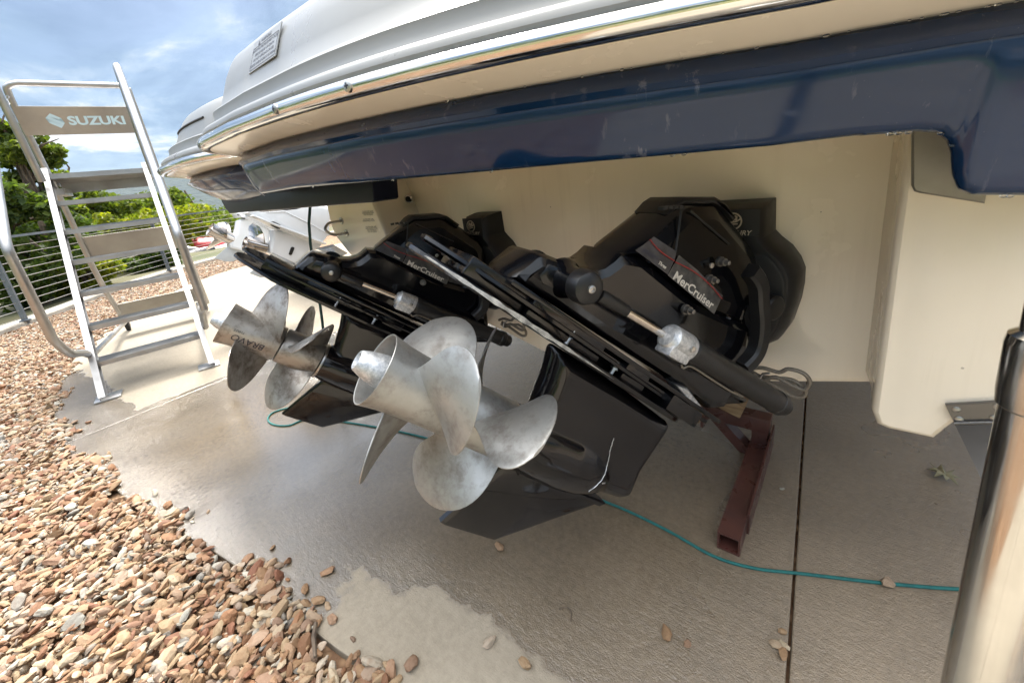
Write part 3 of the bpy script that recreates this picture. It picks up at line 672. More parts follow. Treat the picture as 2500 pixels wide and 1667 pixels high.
# back hoop continuing down as rear legs
hoop = smooth([LP(1.40, 1.45, 0.0), LP(1.31, 1.72, 0.0), LP(1.205, 2.03, 0.0), LP(1.185, 2.085, 0.03), LP(1.175, 2.105, 0.12)], 4)[:-1] + [LP(1.175, 2.105, 0.12), LP(1.175, 2.105, 1.0), LP(1.18, 2.09, 1.09)]
bm = new(); tube(bm, hoop, 0.021, 12); lobj('guard_hoop', bm)
for w in (0.0, 1.0):
    bm = new()
    if w == 0: tube(bm, [LP(1.40, 1.46, w), LP(1.50, 1.15, w), LP(1.60, 0.72, w), LP(1.72, 0.48, w), LP(2.10, 0.09, w)], 0.021, 12)
    else: tube(bm, [LP(1.18, 2.09, w+0.09), LP(1.31, 1.68, w+0.10), LP(1.48, 1.20, w+0.10), LP(1.60, 0.68, w+0.10), LP(1.76, 0.45, w+0.12), LP(2.14, 0.09, w+0.14)], 0.021, 12)
    lobj('rear_leg', bm)
for w in (0.0, 1.0):
    bm = new(); tube(bm, [LP(0.30, 0.24, w), LP(1.2, 0.17, w), LP(2.06, 0.10, w)], 0.018, 10); lobj('base_tube', bm)
    wh = empty('caster', LP(2.12, 0.065, w), parent=None); wh.parent = lad; wh.location = LP(2.12, 0.065, w)-L0
    bm = new(); lathe(bm, [(-0.018, 0.03), (-0.018, 0.055), (-0.012, 0.062), (0.012, 0.062), (0.018, 0.055), (0.018, 0.03)], LP(2.12, 0.063, w), LW, 20); obj('wheel', bm, MT['tyre'], wh)
    bm = new(); bar(bm, LP(2.12, 0.06, w)+LWN*0.026, LP(2.06, 0.15, w)+LWN*0.026, 0.004, 0.04); bar(bm, LP(2.12, 0.06, w)-LWN*0.026, LP(2.06, 0.15, w)-LWN*0.026, 0.004, 0.04)
    box(bm, LP(2.05, 0.155, w), (0.06, 0.07, 0.012)); obj('bracket', bm, MT['alu'], wh)
# boards
def board(b0, z0, b1, z1, name, th=0.004, w0=-0.02, w1=1.02):
    bm = new(); A, B, C_, D = LP(b0, z0, w0), LP(b0, z0, w1), LP(b1, z1, w1), LP(b1, z1, w0); nn = (B-A).cross(D-A).normalized()
    if nn.dot(Vector((1, 0, 0))) < 0: nn = -nn
    rings(bm, [[p+nn*th for p in (A, B, C_, D)], [p for p in (A, B, C_, D)]]); o = lobj(name, bm, 'aluplate'); return o, A, B, C_, D, nn
o, A, B, C_, D, nn = board(1.195, 1.955, 1.262, 1.765, 'back_board')
# raised letters and the angular S emblem on the back board
xd = (B-A).normalized(); yd = (A-D).normalized(); Wd = (B-A).length; Hd = (A-D).length
ctr = D + xd*Wd*0.50 + yd*Hd*0.5 + nn*0.0062
bm = new(); t = text_bm('SUZUKI', 1.0, 0.0, 0.035, 0.0, 0.98)
xs = [v.co.x for v in t.verts]; ys = [v.co.y for v in t.verts]; sx_, sy_ = max(xs)-min(xs), max(ys)-min(ys); mx_, my_ = (max(xs)+min(xs))/2, (max(ys)+min(ys))/2
for v in t.verts: v.co = Vector(((v.co.x-mx_)/sx_*Wd*0.52, (v.co.y-my_)/sy_*Hd*0.33, 0))
place_text(t, bm, D+xd*Wd*0.665+yd*Hd*0.5+nn*0.0045, xd, yd); obj('lettering', bm, MT['print_blue'], o, fix=False)
EM = [(0, .69), (.374, 1), (.906, .68), (.73, .56), (.374, .763), (.298, .728), (1, .337), (.68, 0), (.106, .343), (.298, .45), (.63, .235), (.715, .285)]
bm = new(); f = bm.faces.new([bm.verts.new(D+xd*(Wd*0.225+x*Wd*0.145)+yd*(Hd*0.24+y*Hd*0.52)+nn*0.0045) for x, y in EM]); bmesh.ops.triangulate(bm, faces=[f]); obj('emblem', bm, MT['print_blue'], o, fix=False)
board(1.545, 0.985, 1.625, 0.765, 'toe_board', w0=-0.03, w1=1.06)
board(1.90, 0.315, 1.99, 0.165, 'toe_board', w0=-0.03, w1=1.06)
# chain across the opening
ch = tag(empty('safety_chain', LP(0.98, 2.0)), 'short steel chain hooked to the left corner of the ladder hoop', 'chain')
a, c = LP(1.20, 2.04, -0.01), LP(0.90, 1.96, -0.05); nl = 13
for i in range(nl):
    t = i/(nl-1); p = a.lerp(c, t)+Vector((0, 0, -0.09*math.sin(math.pi*t))); t2 = (i+0.5)/(nl-1); q = a.lerp(c, t2)+Vector((0, 0, -0.09*math.sin(math.pi*min(t2, 1))))
    d = (q-p).normalized(); _, u, v = frame_of(d); u = u if i % 2 else v
    lp = [p+d*(0.016*math.cos(k*math.pi/6))+u*(0.008*math.sin(k*math.pi/6)) for k in range(12)]
    bm = new(); L_ = []
    for k in range(12):
        tt = (lp[(k+1) % 12]-lp[k-1]).normalized(); n2 = tt.cross(u.cross(d)).normalized(); w2 = tt.cross(n2)
        L_.append([bm.verts.new(lp[k]+(n2*math.cos(j*math.pi/2)+w2*math.sin(j*math.pi/2))*0.0028) for j in range(4)])
    for k in range(12):
        for j in range(4): bm.faces.new((L_[k][j], L_[k][(j+1) % 4], L_[(k+1) % 12][(j+1) % 4], L_[(k+1) % 12][j]))
    obj('chain_link', bm, MT['steel'], ch)

# ------------------------------------------------------------------ the motorboat
BX = -0.685
boat = tag(empty('motorboat', (BX, 1.2, 0.3)), 'large white and navy motorboat seen from astern, with two black sterndrives under its swim platform', 'boat')
def bobj(name, bm, m, parent=None, ang=35, **k): return obj(name, bm, MT[m], parent or boat, ang, **k)
def plan_y(x): return 0.52+0.22*max(0.0, x+1.05)**2
P = [(0.75, 9.2), (1.05, 7), (1.20, 4), (1.20, 2.2), (1.12, 1.6), (0.95, 1.33), (0.75, 1.20)]
xs = [0.6, 0.5, 0.4, 0.3, 0.25, 0.2] + list(np.arange(0.18, 0.0, -0.006)) + list(np.arange(0.0, -1.50, -0.05))
P += [(x, plan_y(x)) for x in xs]
for k in range(0, 11):
    a = R_(-90-k*15.0*0.72*1.02*0.93); P.append((-1.53+0.27*math.cos(a), 0.79+0.27*math.sin(a)))
P += [(-1.835, 0.73), (-1.885, 0.64), (-1.98, 0.585), (-2.2, 0.56), (-2.4, 0.565), (-2.55, 0.60), (-2.66, 0.69), (-2.72, 0.85), (-2.75, 1.3), (-2.78, 2.2), (-2.80, 4.0), (-2.6, 7.0), (-2.2, 9.2)]
PATH = [(p.x, p.y) for p in smooth([(a, b, 0) for a, b in P], 3)]
TN = []
for i in range(len(PATH)):
    a, b = PATH[max(i-1, 0)], PATH[min(i+1, len(PATH)-1)]; t = Vector((b[0]-a[0], b[1]-a[1])).normalized(); TN.append((t.y, -t.x))
for _ in range(2): TN = [tuple((Vector(TN[max(i-1, 0)])+Vector(TN[i])*2+Vector(TN[min(i+1, len(TN)-1)])).normalized()) for i in range(len(TN))]
def isw(i): return PATH[i][0] < -1.80 or (PATH[i][0] < -1.7 and PATH[i][1] > 0.74)
def dz(i):
    x = PATH[i][0]; v = 0.042*min(1, max(0, (-x-0.1)/1.2))
    w = min(1, max(0, (-x-1.72)/0.12)); return v-0.006*w
def skirt_b(i):
    x, y = PATH[i]
    if x > 0.0 and y < 1.3:
        q = [(0.0, 1.063), (0.06, 1.060), (0.083, 1.055), (0.096, 1.042), (0.104, 1.022), (0.110, 0.992), (0.117, 0.975), (0.13, 0.966), (0.2, 0.957), (2, 0.957)]
        return float(np.interp(x, [a for a, _ in q], [b for _, b in q]))-0.0
    if y > 1.3 and x > 0: return 0.93
    w = min(1, max(0, (-x-1.80)/0.10)); return 1.064+0.041*min(1, max(0, (-x-0.1)/1.2))-w*0.075
def loft(sec, i0=0, i1=None):
    rs = []
    for i in range(i0, i1 or len(PATH)):
        x, y = PATH[i]; n_ = TN[i]; rs.append([Vector((x+n_[0]*o, y+n_[1]*o, z)) for o, z in sec(i)])
    bm = new(); rings(bm, rs, False, False); return bm
def sk(i):
    b, d = skirt_b(i), dz(i); r = 1.163+d; g = 1.196+d; w = min(1, max(0, (-PATH[i][0]-1.78)/0.15)) if PATH[i][1] < 1.5 else 0
    return [(o+0.24*w*max(0, (r-z)/(r-b))**1.25, z) for o, z in [(0.14 if PATH[i][0] < 0.05 else 0.05, b+0.03), (0.10 if PATH[i][0] < 0.05 else 0.048, b+0.004), (0.05 if PATH[i][0] < 0.05 else 0.044, b), (0.036, b+0.001), (0.030, b+0.006), (0.027, b+0.014), (0.018, b+(r-b)*0.35), (0.008, b+(r-b)*0.7), (0.003, r-0.012), (0.005, r-0.006), (0.000, r-0.001), (-0.004, r+0.003), (-0.001, r+0.009), (0.008, r+0.016), (0.014, g-0.006), (0.026, g)]]
bobj('skirt', loft(sk), 'navy', ang=50)
def cr(i):
    d = dz(i); return [(0.06, 1.199+d), (0.012, 1.195+d), (0.004, 1.1945+d), (-0.004, 1.196+d), (-0.03, 1.2025+d), (-0.055, 1.2085+d), (-0.068, 1.2125+d), (-0.066, 1.22+d)]
bobj('platform_underside', loft(cr), 'warmwhite', ang=50)
def rl(i):
    d = dz(i); out = [(-0.062, 1.2135+d), (-0.0725, 1.213+d)]
    for k in range(9):
        a = R_(-62+k*18.5); out.append((-0.078-0.0215*math.cos(a), 1.2285+d+0.0175*math.sin(a)))
    return out+[(-0.07, 1.247+d)]
rail = bobj('rub_rail', loft(rl), 'chrome', ang=60)
def up(i):
    d = dz(i); w = 1 if isw(i) else 0; s = 1-0.12*w
    T = [(-0.060, 1.2465), (-0.0745, 1.2475), (-0.0785, 1.254), (-0.076, 1.264), (-0.066, 1.273), (-0.052, 1.2785), (-0.044, 1.279), (-0.0395, 1.284), (-0.036, 1.295), (-0.033, 1.309), (-0.0335, 1.3165), (-0.029, 1.321), (-0.019, 1.3245), (-0.008, 1.333),
         (0.010, 1.372), (0.030, 1.418), (0.052, 1.456), (0.068, 1.476), (0.088, 1.490), (0.118, 1.497), (0.26, 1.505), (0.6, 1.512)]
    return [(o, 1.2465+(z-1.2465)*(s if z > 1.33 else 1)+d) for o, z in T]
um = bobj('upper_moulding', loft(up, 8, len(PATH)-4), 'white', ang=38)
# black inlay line on the quarter
iw = [i for i in range(len(PATH)) if PATH[i][0] < -2.0 and PATH[i][1] < 1.2]
bm = new(); tube(bm, [Vector((PATH[i][0]+TN[i][0]*0.0245, PATH[i][1]+TN[i][1]*0.0245, 1.2465+(1.41-1.2465)*0.88+dz(i)+0.001)) for i in iw], 0.004, 6); bobj('quarter_seam', bm, 'rubber')
# deck and cabin mass above, hidden from the lens but there for the reflections
bm = new(); pts = [(PATH[i][0]+TN[i][0]*0.5, PATH[i][1]+TN[i][1]*0.5) for i in range(12, len(PATH)-8, 3)]
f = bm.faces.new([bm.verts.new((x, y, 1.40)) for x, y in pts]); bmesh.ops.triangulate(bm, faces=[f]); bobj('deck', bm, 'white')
# rub rail screws
RI = np.array([[PATH[i][0]+TN[i][0]*-0.0998, PATH[i][1]+TN[i][1]*-0.0998, 1.2285+dz(i)] for i in range(len(PATH))])
for px_ in ((1533, 74), (1117, 163), (842, 227), (671, 277)):
    q = (RI-CP)@CR.T; u = 1250+1000*q[:, 0]/np.maximum(q[:, 2], 1e-3); w = 729+1000*q[:, 1]/np.maximum(q[:, 2], 1e-3)
    i = int(np.argmin(np.where(q[:, 2] > 0.1, np.abs(u-px_[0]), 1e9))); nn = Vector((-TN[i][0], -TN[i][1], 0.05)).normalized(); p = Vector(RI[i])
    bm = new(); lathe(bm, [(-0.004, 0.0105), (0.0014, 0.0102), (0.0030, 0.0075), (0.0036, 0.0)], p, nn, 18)
    sc = bobj('screw', bm, 'steel', rail); d, u_, v_ = frame_of(nn); bm = new()
    for s in (u_, v_): bar(bm, p+d*0.0036-s*0.0050, p+d*0.0036+s*0.0050, 0.0026, 0.0008, up=d)
    bobj('cross_slot', bm, 'print_dark', rail)
# beads of water hanging on the lower lips
bm = new(); wr = random.Random(5)
for i in range(0, len(PATH)-1):
    x, y = PATH[i]
    if -1.6 < x < 0.2 and y < 1.0:
        for _ in range(3):
            if wr.random() < 0.06:
                t = wr.random(); o = 0.010; p = Vector((x+(PATH[i+1][0]-x)*t+TN[i][0]*o, y+(PATH[i+1][1]-y)*t+TN[i][1]*o, 1.1935+dz(i))); r = wr.uniform(0.0010, 0.0026)
                bmesh.ops.create_icosphere(bm, subdivisions=2, radius=r, matrix=Matrix.Translation(p) @ Matrix.Diagonal((wr.uniform(1, 2.2), 1, 0.9, 1)))
        if wr.random() < 0.08:
            o = 0.035; p = Vector((x+TN[i][0]*o, y+TN[i][1]*o, skirt_b(i)-0.001)); bmesh.ops.create_icosphere(bm, subdivisions=2, radius=0.0026, matrix=Matrix.Translation(p) @ Matrix.Diagonal((1.6, 1, 0.8, 1)))
m = mat('water', (1, 1, 1), 0.02); m.node_tree.nodes['Principled BSDF'].inputs['Transmission Weight'].default_value = 1; m.node_tree.nodes['Principled BSDF'].inputs['IOR'].default_value = 1.33; MT['water'] = m
wd = bobj('water_drops', bm, 'water'); wd['kind'] = 'stuff'
# warning sticker on the sloping white face
def riser(px_):                        # walk the lens ray to the sloping face
    r = Vector(ray(px_)).normalized(); best = None
    for k in range(400, 3000):
        p = Vector((0, 0, H))+r*(k*0.001)
        pts_d = min(range(40, len(PATH)-30), key=lambda i: (PATH[i][0]-p.x)**2+(PATH[i][1]-p.y)**2)
        off = (p.x-PATH[pts_d][0])*TN[pts_d][0]+(p.y-PATH[pts_d][1])*TN[pts_d][1]; zf = dz(pts_d)
        zs = np.interp(off, [-0.008, 0.010, 0.030, 0.052], [1.333, 1.372, 1.418, 1.456])+zf
        if off > -0.05 and p.z > 1.3 and p.z < zs and off > -0.008: return p, pts_d
    return Vector((0, 0, H))+r*1.8, 60
c0, ci = riser((648, 122))
nrm = Vector((-TN[ci][0]*0.90, -TN[ci][1]*0.90, 0.42)).normalized(); hx = Vector((-TN[ci][1], TN[ci][0], 0)).normalized(); hx = hx if hx.x > 0 else -hx; hy = nrm.cross(hx).normalized(); hy = hy if hy.z > 0 else -hy
WDT, HGT = 0.185, 0.088
bm = new(); o_ = c0+nrm*0.0025; rings(bm, [[o_+hx*a*WDT/2+hy*b*HGT/2+nrm*k for a, b in ((-1, -1), (1, -1), (1, 1), (-1, 1))] for k in (-0.002, 0.0005)])
stk = bobj('warning_label', bm, 'sticker')
bm = new(); o2 = o_+nrm*0.0012
for txt, yy, sz in (('⚠ WARNING', 0.37, 0.014), ('ROTATING PROPELLER MAY CAUSE', 0.16, 0.0105), ('SERIOUS INJURY OR DEATH', 0.0, 0.0105), ('DO NOT APPROACH OR USE', -0.16, 0.0105), ('LADDER WHEN ENGINE IS RUNNING.', -0.32, 0.0105)):
    place_text(text_bm(txt.replace('⚠ ', ''), sz, 0, 0.0002*50*0.02), bm, o2+hy*HGT*yy, hx, hy)
for yy in (0.26, -0.44): bar(bm, o2+hy*HGT*yy-hx*WDT*0.46, o2+hy*HGT*yy+hx*WDT*0.46, 0.0012, 0.0003, up=nrm)
for s in (-1, 1): bar(bm, o2+hy*HGT*-0.44+hx*WDT*0.46*s, o2+hy*HGT*0.26+hx*WDT*0.46*s, 0.0012, 0.0003, up=nrm)
t0 = o2+hy*HGT*0.37-hx*WDT*0.26; bm.faces.new([bm.verts.new(t0+hx*a+hy*b) for a, b in ((-0.007, -0.006), (0.007, -0.006), (0, 0.007))])
bobj('label_print', bm, 'print_dark', stk, fix=False)

# hull: transom face, V bottom and topsides running forward
def hullsec(y):
    t = max(0, (y-3.5)/5.9); k = 1-0.55*t*t; kz = 0.30+0.55*t**2.2; cz = 0.60+0.35*t**1.6
    H2 = []
    for s in (1, -1):
        pass
    return [(BX+1.42*k*s_, z_) for s_, z_ in ()], k, kz, cz
bm = new(); rs = []
for y in (1.2, 1.6, 2.4, 3.5, 5, 6.5, 8, 9.0, 9.4):
    t = max(0, (y-3.5)/5.9); k = 1-0.72*t*t; kz = 0.335+0.50*t**2.2; cz = 0.655+0.30*t**1.6; hw, cw = 1.62*k, 1.36*k
    L_ = [(-hw, 1.18), (-hw*0.985, 0.95), (-cw-0.05, cz+0.02), (-cw, cz-0.01), (-cw*0.5, (kz+cz)/2-0.01), (-0.02, kz), (0.02, kz), (cw*0.5, (kz+cz)/2-0.01), (cw, cz-0.01), (cw+0.05, cz+0.02), (hw*0.985, 0.95), (hw, 1.18)]
    rs.append([(BX+x, y, z_) for x, z_ in L_])
rings(bm, rs, False, False); bobj('hull_shell', bm, 'cream', ang=30)
# transom panel with rounded lower corners
tp = [(-2.06, 1.19), (-2.03, 1.02), (-1.985, 0.93), (-1.93, 0.885), (-1.86, 0.83), (-1.83, 0.62), (-1.75, 0.585), (-0.72, 0.312), (-0.65, 0.312), (0.60, 0.62), (0.66, 0.66), (0.68, 1.19)]
bm = new(); slab(bm, tp, [(1.24, 0.0), (1.212, 0.0), (1.203, 0.004), (1.2, 0.014)], lambda x, y, l: (x, l, y)); bobj('transom', bm, 'cream')
bm = new(); fp = [(PATH[i][0]+TN[i][0]*0.13, PATH[i][1]+TN[i][1]*0.13) for i in range(len(PATH)) if PATH[i][1] < 1.05]
fp = fp+[(fp[-1][0], 1.22), (fp[0][0], 1.22)]; f = bm.faces.new([bm.verts.new((x, y, 1.15)) for x, y in fp]); bmesh.ops.triangulate(bm, faces=[f]); bobj('platform_floor', bm, 'warmwhite')
# stern block carrying the trim tab (starboard) and its twin
toe = [ony(V(p), 1.0) for p in ((2000, 945), (2012, 978), (2040, 990), (2148, 1013), (2178, 988))]
toe = [(p.x, p.z) for p in toe]; tx, tz = toe[-1]
blk = [(0.040, 1.10), (0.043, 0.90), (0.047, 0.70)] + toe + [(tx+0.012, tz+0.022), (0.60, tz+0.16), (0.60, 1.10)]
for pts in (blk, [(-1.66, 1.12), (-1.61, 1.0), (-1.57, 0.89), (-1.43, 0.56), (-1.50, 0.54), (-1.62, 0.585), (-1.93, 0.785), (-2.03, 0.875), (-2.045, 0.93), (-2.04, 1.12)]):
    bm = new(); slab(bm, pts, [(1.205, -0.012), (1.17, -0.004), (1.13, 0.0), (1.022, 0.0), (1.010, 0.002), (1.003, 0.006), (1.0, 0.012)], lambda x, z_, l: (x, l, z_)); sb = bobj('stern_block', bm, 'cream', ang=60)
# stainless eye and printed notes on the port block
q4 = lambda x, y: (480+x/2.7037, 480+y/2.7037)
a, b = ony(q4(955, 160), 0.999), ony(q4(990, 240), 0.999); bm = new(); dn_ = Vector((0, -1, 0))
for p in (a, b): lathe(bm, [(0, 0.017), (0.003, 0.016), (0.004, 0.0)], p, dn_, 16)
tube(bm, smooth([a, a+dn_*0.035, a+dn_*0.065+Vector((-0.006, 0, -0.004)), a.lerp(b, 0.5)+dn_*0.088+Vector((-0.010, 0, 0)), b+dn_*0.065+Vector((-0.006, 0, 0.004)), b+dn_*0.035, b], 4), 0.0065, 10); bobj('tow_eye', bm, 'steel')
bm = new()
for x_, yy, rows in ((1128, 98, 3), (1132, 150, 2), (1150, 200, 4)):
    for r in range(rows):
        place_text(text_bm(('CAUTION KEEP CLEAR', 'ENGINE EXHAUST FUMES', 'READ THE MANUAL', 'STAY OFF LADDER')[r % 4], 0.0085), bm, ony(q4(x_+3*r, yy+11*r), 0.9985), (1, 0, 0), (0, 0, 1))
bobj('transom_print', bm, 'print_dark', fix=False)
q8 = lambda x, y: (500+x/5.88, 500+y/5.88)
A = [ony(q8(1838, 566), 1.0), ony(q8(2050, 690), 1.0), ony(q8(1900, 760), 0.86), ony(q8(1600, 625), 0.86)]
bm = new(); rings(bm, [[p for p in A], [p+Vector((0, 0, -0.003)) for p in A]]); bobj('trim_tab', bm, 'steel')
# grey bracket plate between the block and the skirt
bp = [ony(V(p), 0.985) for p in ((2094, 290), (2094, 428), (2100, 440), (2112, 444), (2262, 468), (2290, 300))]
bm = new(); slab(bm, [(p.x, p.z) for p in bp], [(1.0, 0), (0.987, 0), (0.984, 0.003)], lambda x, z_, l: (x, l, z_)); bobj('bracket_plate', bm, 'plate')
# trim tab: screwed flange, hinge and drooping plate
fl = [ony(V(p), 0.990) for p in ((2171, 929), (2420, 915), (2420, 968), (2192, 972))]
bm = new(); slab(bm, [(p.x, p.z) for p in fl], [(0.996, 0), (0.990, 0), (0.9885, 0.001)], lambda x, z_, l: (x, l, z_)); tt = bobj('trim_tab', bm, 'tab')
h0, h1 = ony(V((2192, 972)), 0.986), ony(V((2420, 966)), 0.986)
n_h = 12
for k in range(n_h):
    bm = new(); a, b = h0.lerp(h1, k/n_h), h0.lerp(h1, (k+0.93)/n_h); lathe(bm, [(0, 0.0042), ((b-a).length, 0.0042)], a, b-a, 12); bobj('hinge_knuckle', bm, 'tab', tt)
t0, t1 = h0, h1; e0 = onpl(V((2256, 1104)), (0, 0.90, 0), (0, 1, 0)); dd = e0-t0; dd2 = Vector((0.0, dd.y, dd.z))
bm = new(); A = [t0, t1, t1+dd2, e0]; nn = (A[1]-A[0]).cross(A[3]-A[0]).normalized(); rings(bm, [[p for p in A], [p+nn*0.003 for p in A]]); bobj('tab_plate', bm, 'tab', tt)
for px_ in ((2197, 940), (2203, 962), (2284, 960), (2292, 934)):
    p = ony(V(px_), 0.9885); bm = new(); lathe(bm, [(0, 0.0058), (0.0015, 0.0055), (0.0028, 0.003), (0.003, 0)], p, (0, -1, 0), 16); bobj('screw', bm, 'steel', tt)
# port side navy panel below the skirt and the drain fitting
pn = [ony(p, 0.71) for p in ((537, 478), (700, 459), (907, 437), (912.5, 490), (909, 494.5), (560, 521.5), (549, 508), (541, 493))]
bm = new(); slab(bm, [(p.x, p.z) for p in pn], [(0.80, 0.0), (0.715, 0.0), (0.711, 0.002), (0.710, 0.006)], lambda x, z_, l: (x, l, z_)); bobj('lower_skirt_panel', bm, 'navydark')
p = onx((998, 486), -1.583); nd_ = Vector((0.62, -0.78, 0.0)).normalized(); bm = new(); lathe(bm, [(-0.05, 0.019), (0, 0.020), (0.004, 0.020), (0.008, 0.017), (0.010, 0.0125), (0.006, 0.0105), (-0.02, 0.0105)], p+nd_*0.004, nd_, 28, cap=False); th = bobj('drain_fitting', bm, 'chrome')
bm = new(); lathe(bm, [(0.005, 0.0), (0.005, 0.0115)], p, nd_, 20); bobj('drain_bore', bm, 'rubber', th)

# ------------------------------------------------------------------ sterndrives
PHI = R_(27); DO = Vector((-0.235, 1.1, 0.85))
AF = Vector((-math.sin(PHI), -math.cos(PHI), 0)); LA = Vector((math.cos(PHI), -math.sin(PHI), 0)); UZ = Vector((0, 0, 1))
def D3(t, z, l=0.0): return Vector((DO.x, DO.y, 0)) + AF*t + LA*l + UZ*z
def dpx(p, l):                              # lens pixel -> (aft, height) on the drive's side plane
    X = onpl(p, Vector((DO.x, DO.y, 0))+LA*l, LA)-Vector((DO.x, DO.y, 0)); return (X.dot(AF), X.z)
c4 = lambda x, y: (480+x/2.7037, 480+y/2.7037)
c5 = lambda x, y: (1150+x/2.529, 440+y/2.529)
c6 = lambda x, y: (800+x/2.45, 700+y/2.45)
def P5(pts, l): return [dpx(c5(*p), l) for p in pts]
def P6(pts, l): return [dpx(c6(*p), l) for p in pts]
drv = empty('sterndrive', DO, (0, 0, -PHI)); drv.parent = boat; drv.location = DO-Vector(boat.location)
drv['label'] = 'sterndrive nearest the lens, its cowl scuffed and its decal worn'
def dobj(name, bm, m, parent=None, ang=32, **k): return obj(name, bm, MT[m], drv, ang, **k)   # every piece hangs directly on the drive: thing > part > sub-part
def dslab(pts, w, b, m, name, l0=0.0, parent=None, secs=None, ang=32):
    bm = new(); slab(bm, pts, secs or [(l0+a, c) for a, c in rnd(w, b)], lambda t, z, l: D3(t, z, l)); return dobj(name, bm, m, parent, ang)
# gear housing
hs = [(0.622, 0.899), (0.612, 0.908), (0.570, 0.9305), (0.560, 0.932), (0.545, 0.925), (0.504, 0.902), (0.478, 0.890), (0.455, 0.884), (0.43, 0.884), (0.41, 0.892), (0.392, 0.903), (0.34, 0.885), (0.20, 0.76), (0.10, 0.70), (0.02, 0.66), (0.03, 0.52), (0.10, 0.455), (0.150, 0.468), (0.276, 0.596), (0.42, 0.722), (0.538, 0.829)]
hsg = dslab(hs, 0.078, 0.022, 'black', 'gear_housing')
# flange ribs along the lower side of the housing
U2 = Vector((0.722, 0.692)); E2 = Vector((-0.692, 0.722))
def line_rib(a, b, w, th, m, name, l=0.0, parent=None, bev=0.004):
    bm = new(); bar(bm, D3(*a, l), D3(*b, l), w, th, up=D3(E2.x, E2.y)-D3(0, 0), bev=bev); return dobj(name, bm, m, parent)
line_rib((0.628, 0.898), (0.132, 0.437), 0.176, 0.011, 'black', 'flange')
line_rib((0.612, 0.862), (0.162, 0.441), 0.150, 0.010, 'black', 'flange')
# core between flange and plate, with bolt bosses
A_, B_ = Vector((0.60, 0.846)), Vector((0.19, 0.455))
line_rib(A_, B_, 0.075, 0.040, 'black', 'spacer')
line_rib(A_+(A_-B_)*0.235, A_+(A_-B_)*0.004, 0.150, 0.036, 'black', 'spacer')
for f0, f1 in ((0.0, 0.34), (0.47, 0.60), (0.76, 0.97)): line_rib(A_.lerp(B_, f0), A_.lerp(B_, f1), 0.176, 0.038, 'black', 'spacer')
for pxy in ((635, 985), (910, 1182)):
    t_, z_ = dpx(c5(*pxy), 0.10); bm = new(); p = D3(t_, z_, 0.085); d = D3(E2.x, E2.y)-D3(0, 0)
    lathe(bm, [(-0.020, 0.0045), (0.0, 0.0045), (0.0, 0.0085), (0.004, 0.0085), (0.004, 0.0072), (0.011, 0.0066), (0.011, 0.004), (0.015, 0.0035)], p, d, 6); dobj('bolt', bm, 'steel', None)
# cavitation plate: planform across, seen almost edge on
def plate_pt(s, l, k=0.0): return D3(0.773-0.722*s+E2.x*k, 0.976-0.692*s+E2.y*k, l)
pf = [(0.0, 0.020), (0.015, 0.045), (0.06, 0.075), (0.125, 0.118), (0.16, 0.125), (0.45, 0.125), (0.60, 0.11), (0.72, 0.070), (0.79, 0.022), (0.805, 0.0)]
pl2 = [(s, l) for s, l in pf] + [(s, -l) for s, l in pf[:-1][::-1]]
bm = new(); slab(bm, pl2, [(-0.006, 0.004), (-0.003, 0.0), (0.004, 0.0), (0.006, 0.003)], lambda s, l, k: plate_pt(s, l, k)); cav = dobj('cavitation_plate', bm, 'black')
bm = new(); slab(bm, [(s*0.97+0.012, l*0.80) for s, l in pl2], [(0.020, 0.010), (0.024, 0), (0.030, 0), (0.032, 0.004)], lambda s, l, k: plate_pt(s, l, k)); dobj('upper_plate', bm, 'black', cav)
# worn bright edge of the plate
bm = new(); rs = []
for k in range(24):
    f = k/23; s_ = 0.012+0.42*f; l_ = float(np.interp(s_, [p[0] for p in pf], [p[1] for p in pf]))+0.0012; hgt = 0.0052*math.sin(math.pi*min(1, f*1.02))**0.5*(0.75+0.25*math.sin(k*2.1))*(1 if f < 0.55 else 1-0.75*(f-0.55)/0.45)
    rs.append([plate_pt(s_, l_, hgt), plate_pt(s_, l_+0.0006, 0), plate_pt(s_, l_, -hgt), plate_pt(s_, l_-0.003, 0)])
rings(bm, rs); worn = dobj('worn_edge', bm, 'worn', cav)
# forward end anode of the plate
an = P5([(1225, 1240), (1300, 1262), (1400, 1395), (1330, 1370)], 0.06); dslab(an, 0.02, 0.004, 'zinc', 'anode', 0.06)
# lower unit: faired strut melting into the torpedo
SO = Vector((0.744, 0.653)); SD = D3(U2.x, U2.y)-D3(0, 0); SE = D3(E2.x, E2.y)-D3(0, 0)
def S3(a, e=0.0, l=0.0): return D3(SO.x+U2.x*a+E2.x*e, SO.y+U2.y*a+E2.y*e, l)
bm = new()
lg = P6([(1335, 335), (1310, 430), (1280, 530), (1235, 640), (1205, 720), (1170, 850), (1150, 1000), (1400, 1120), (1580, 1195), (1700, 1235), (1765, 1225), (1795, 1170), (1840, 1060), (1930, 925), (2015, 795), (1700, 560)], 0.0)
slab(bm, lg, [(-0.041, 0.030), (-0.036, 0.017), (-0.024, 0.006), (-0.008, 0.0), (0.008, 0.0), (0.024, 0.006), (0.036, 0.017), (0.041, 0.030)], lambda t, z, l: D3(t, z, l))
lathe(bm, [(-0.135, 0.060), (-0.16, 0.0635), (-0.22, 0.068), (-0.30, 0.070), (-0.35, 0.066), (-0.40, 0.055), (-0.44, 0.038), (-0.462, 0.020), (-0.472, 0.0)], S3(0), SD, 40)
lathe(bm, [(-0.1345, 0.0), (-0.1345, 0.056), (-0.135, 0.060)], S3(0), SD, 40)
lub = BVHTree.FromBMesh(bm); lu = dobj('lower_unit', bm, 'gloss', ang=45)
m2 = lu.modifiers.new('blend', 'REMESH'); m2.mode = 'VOXEL'; m2.voxel_size = 0.0042; m2.use_smooth_shade = True
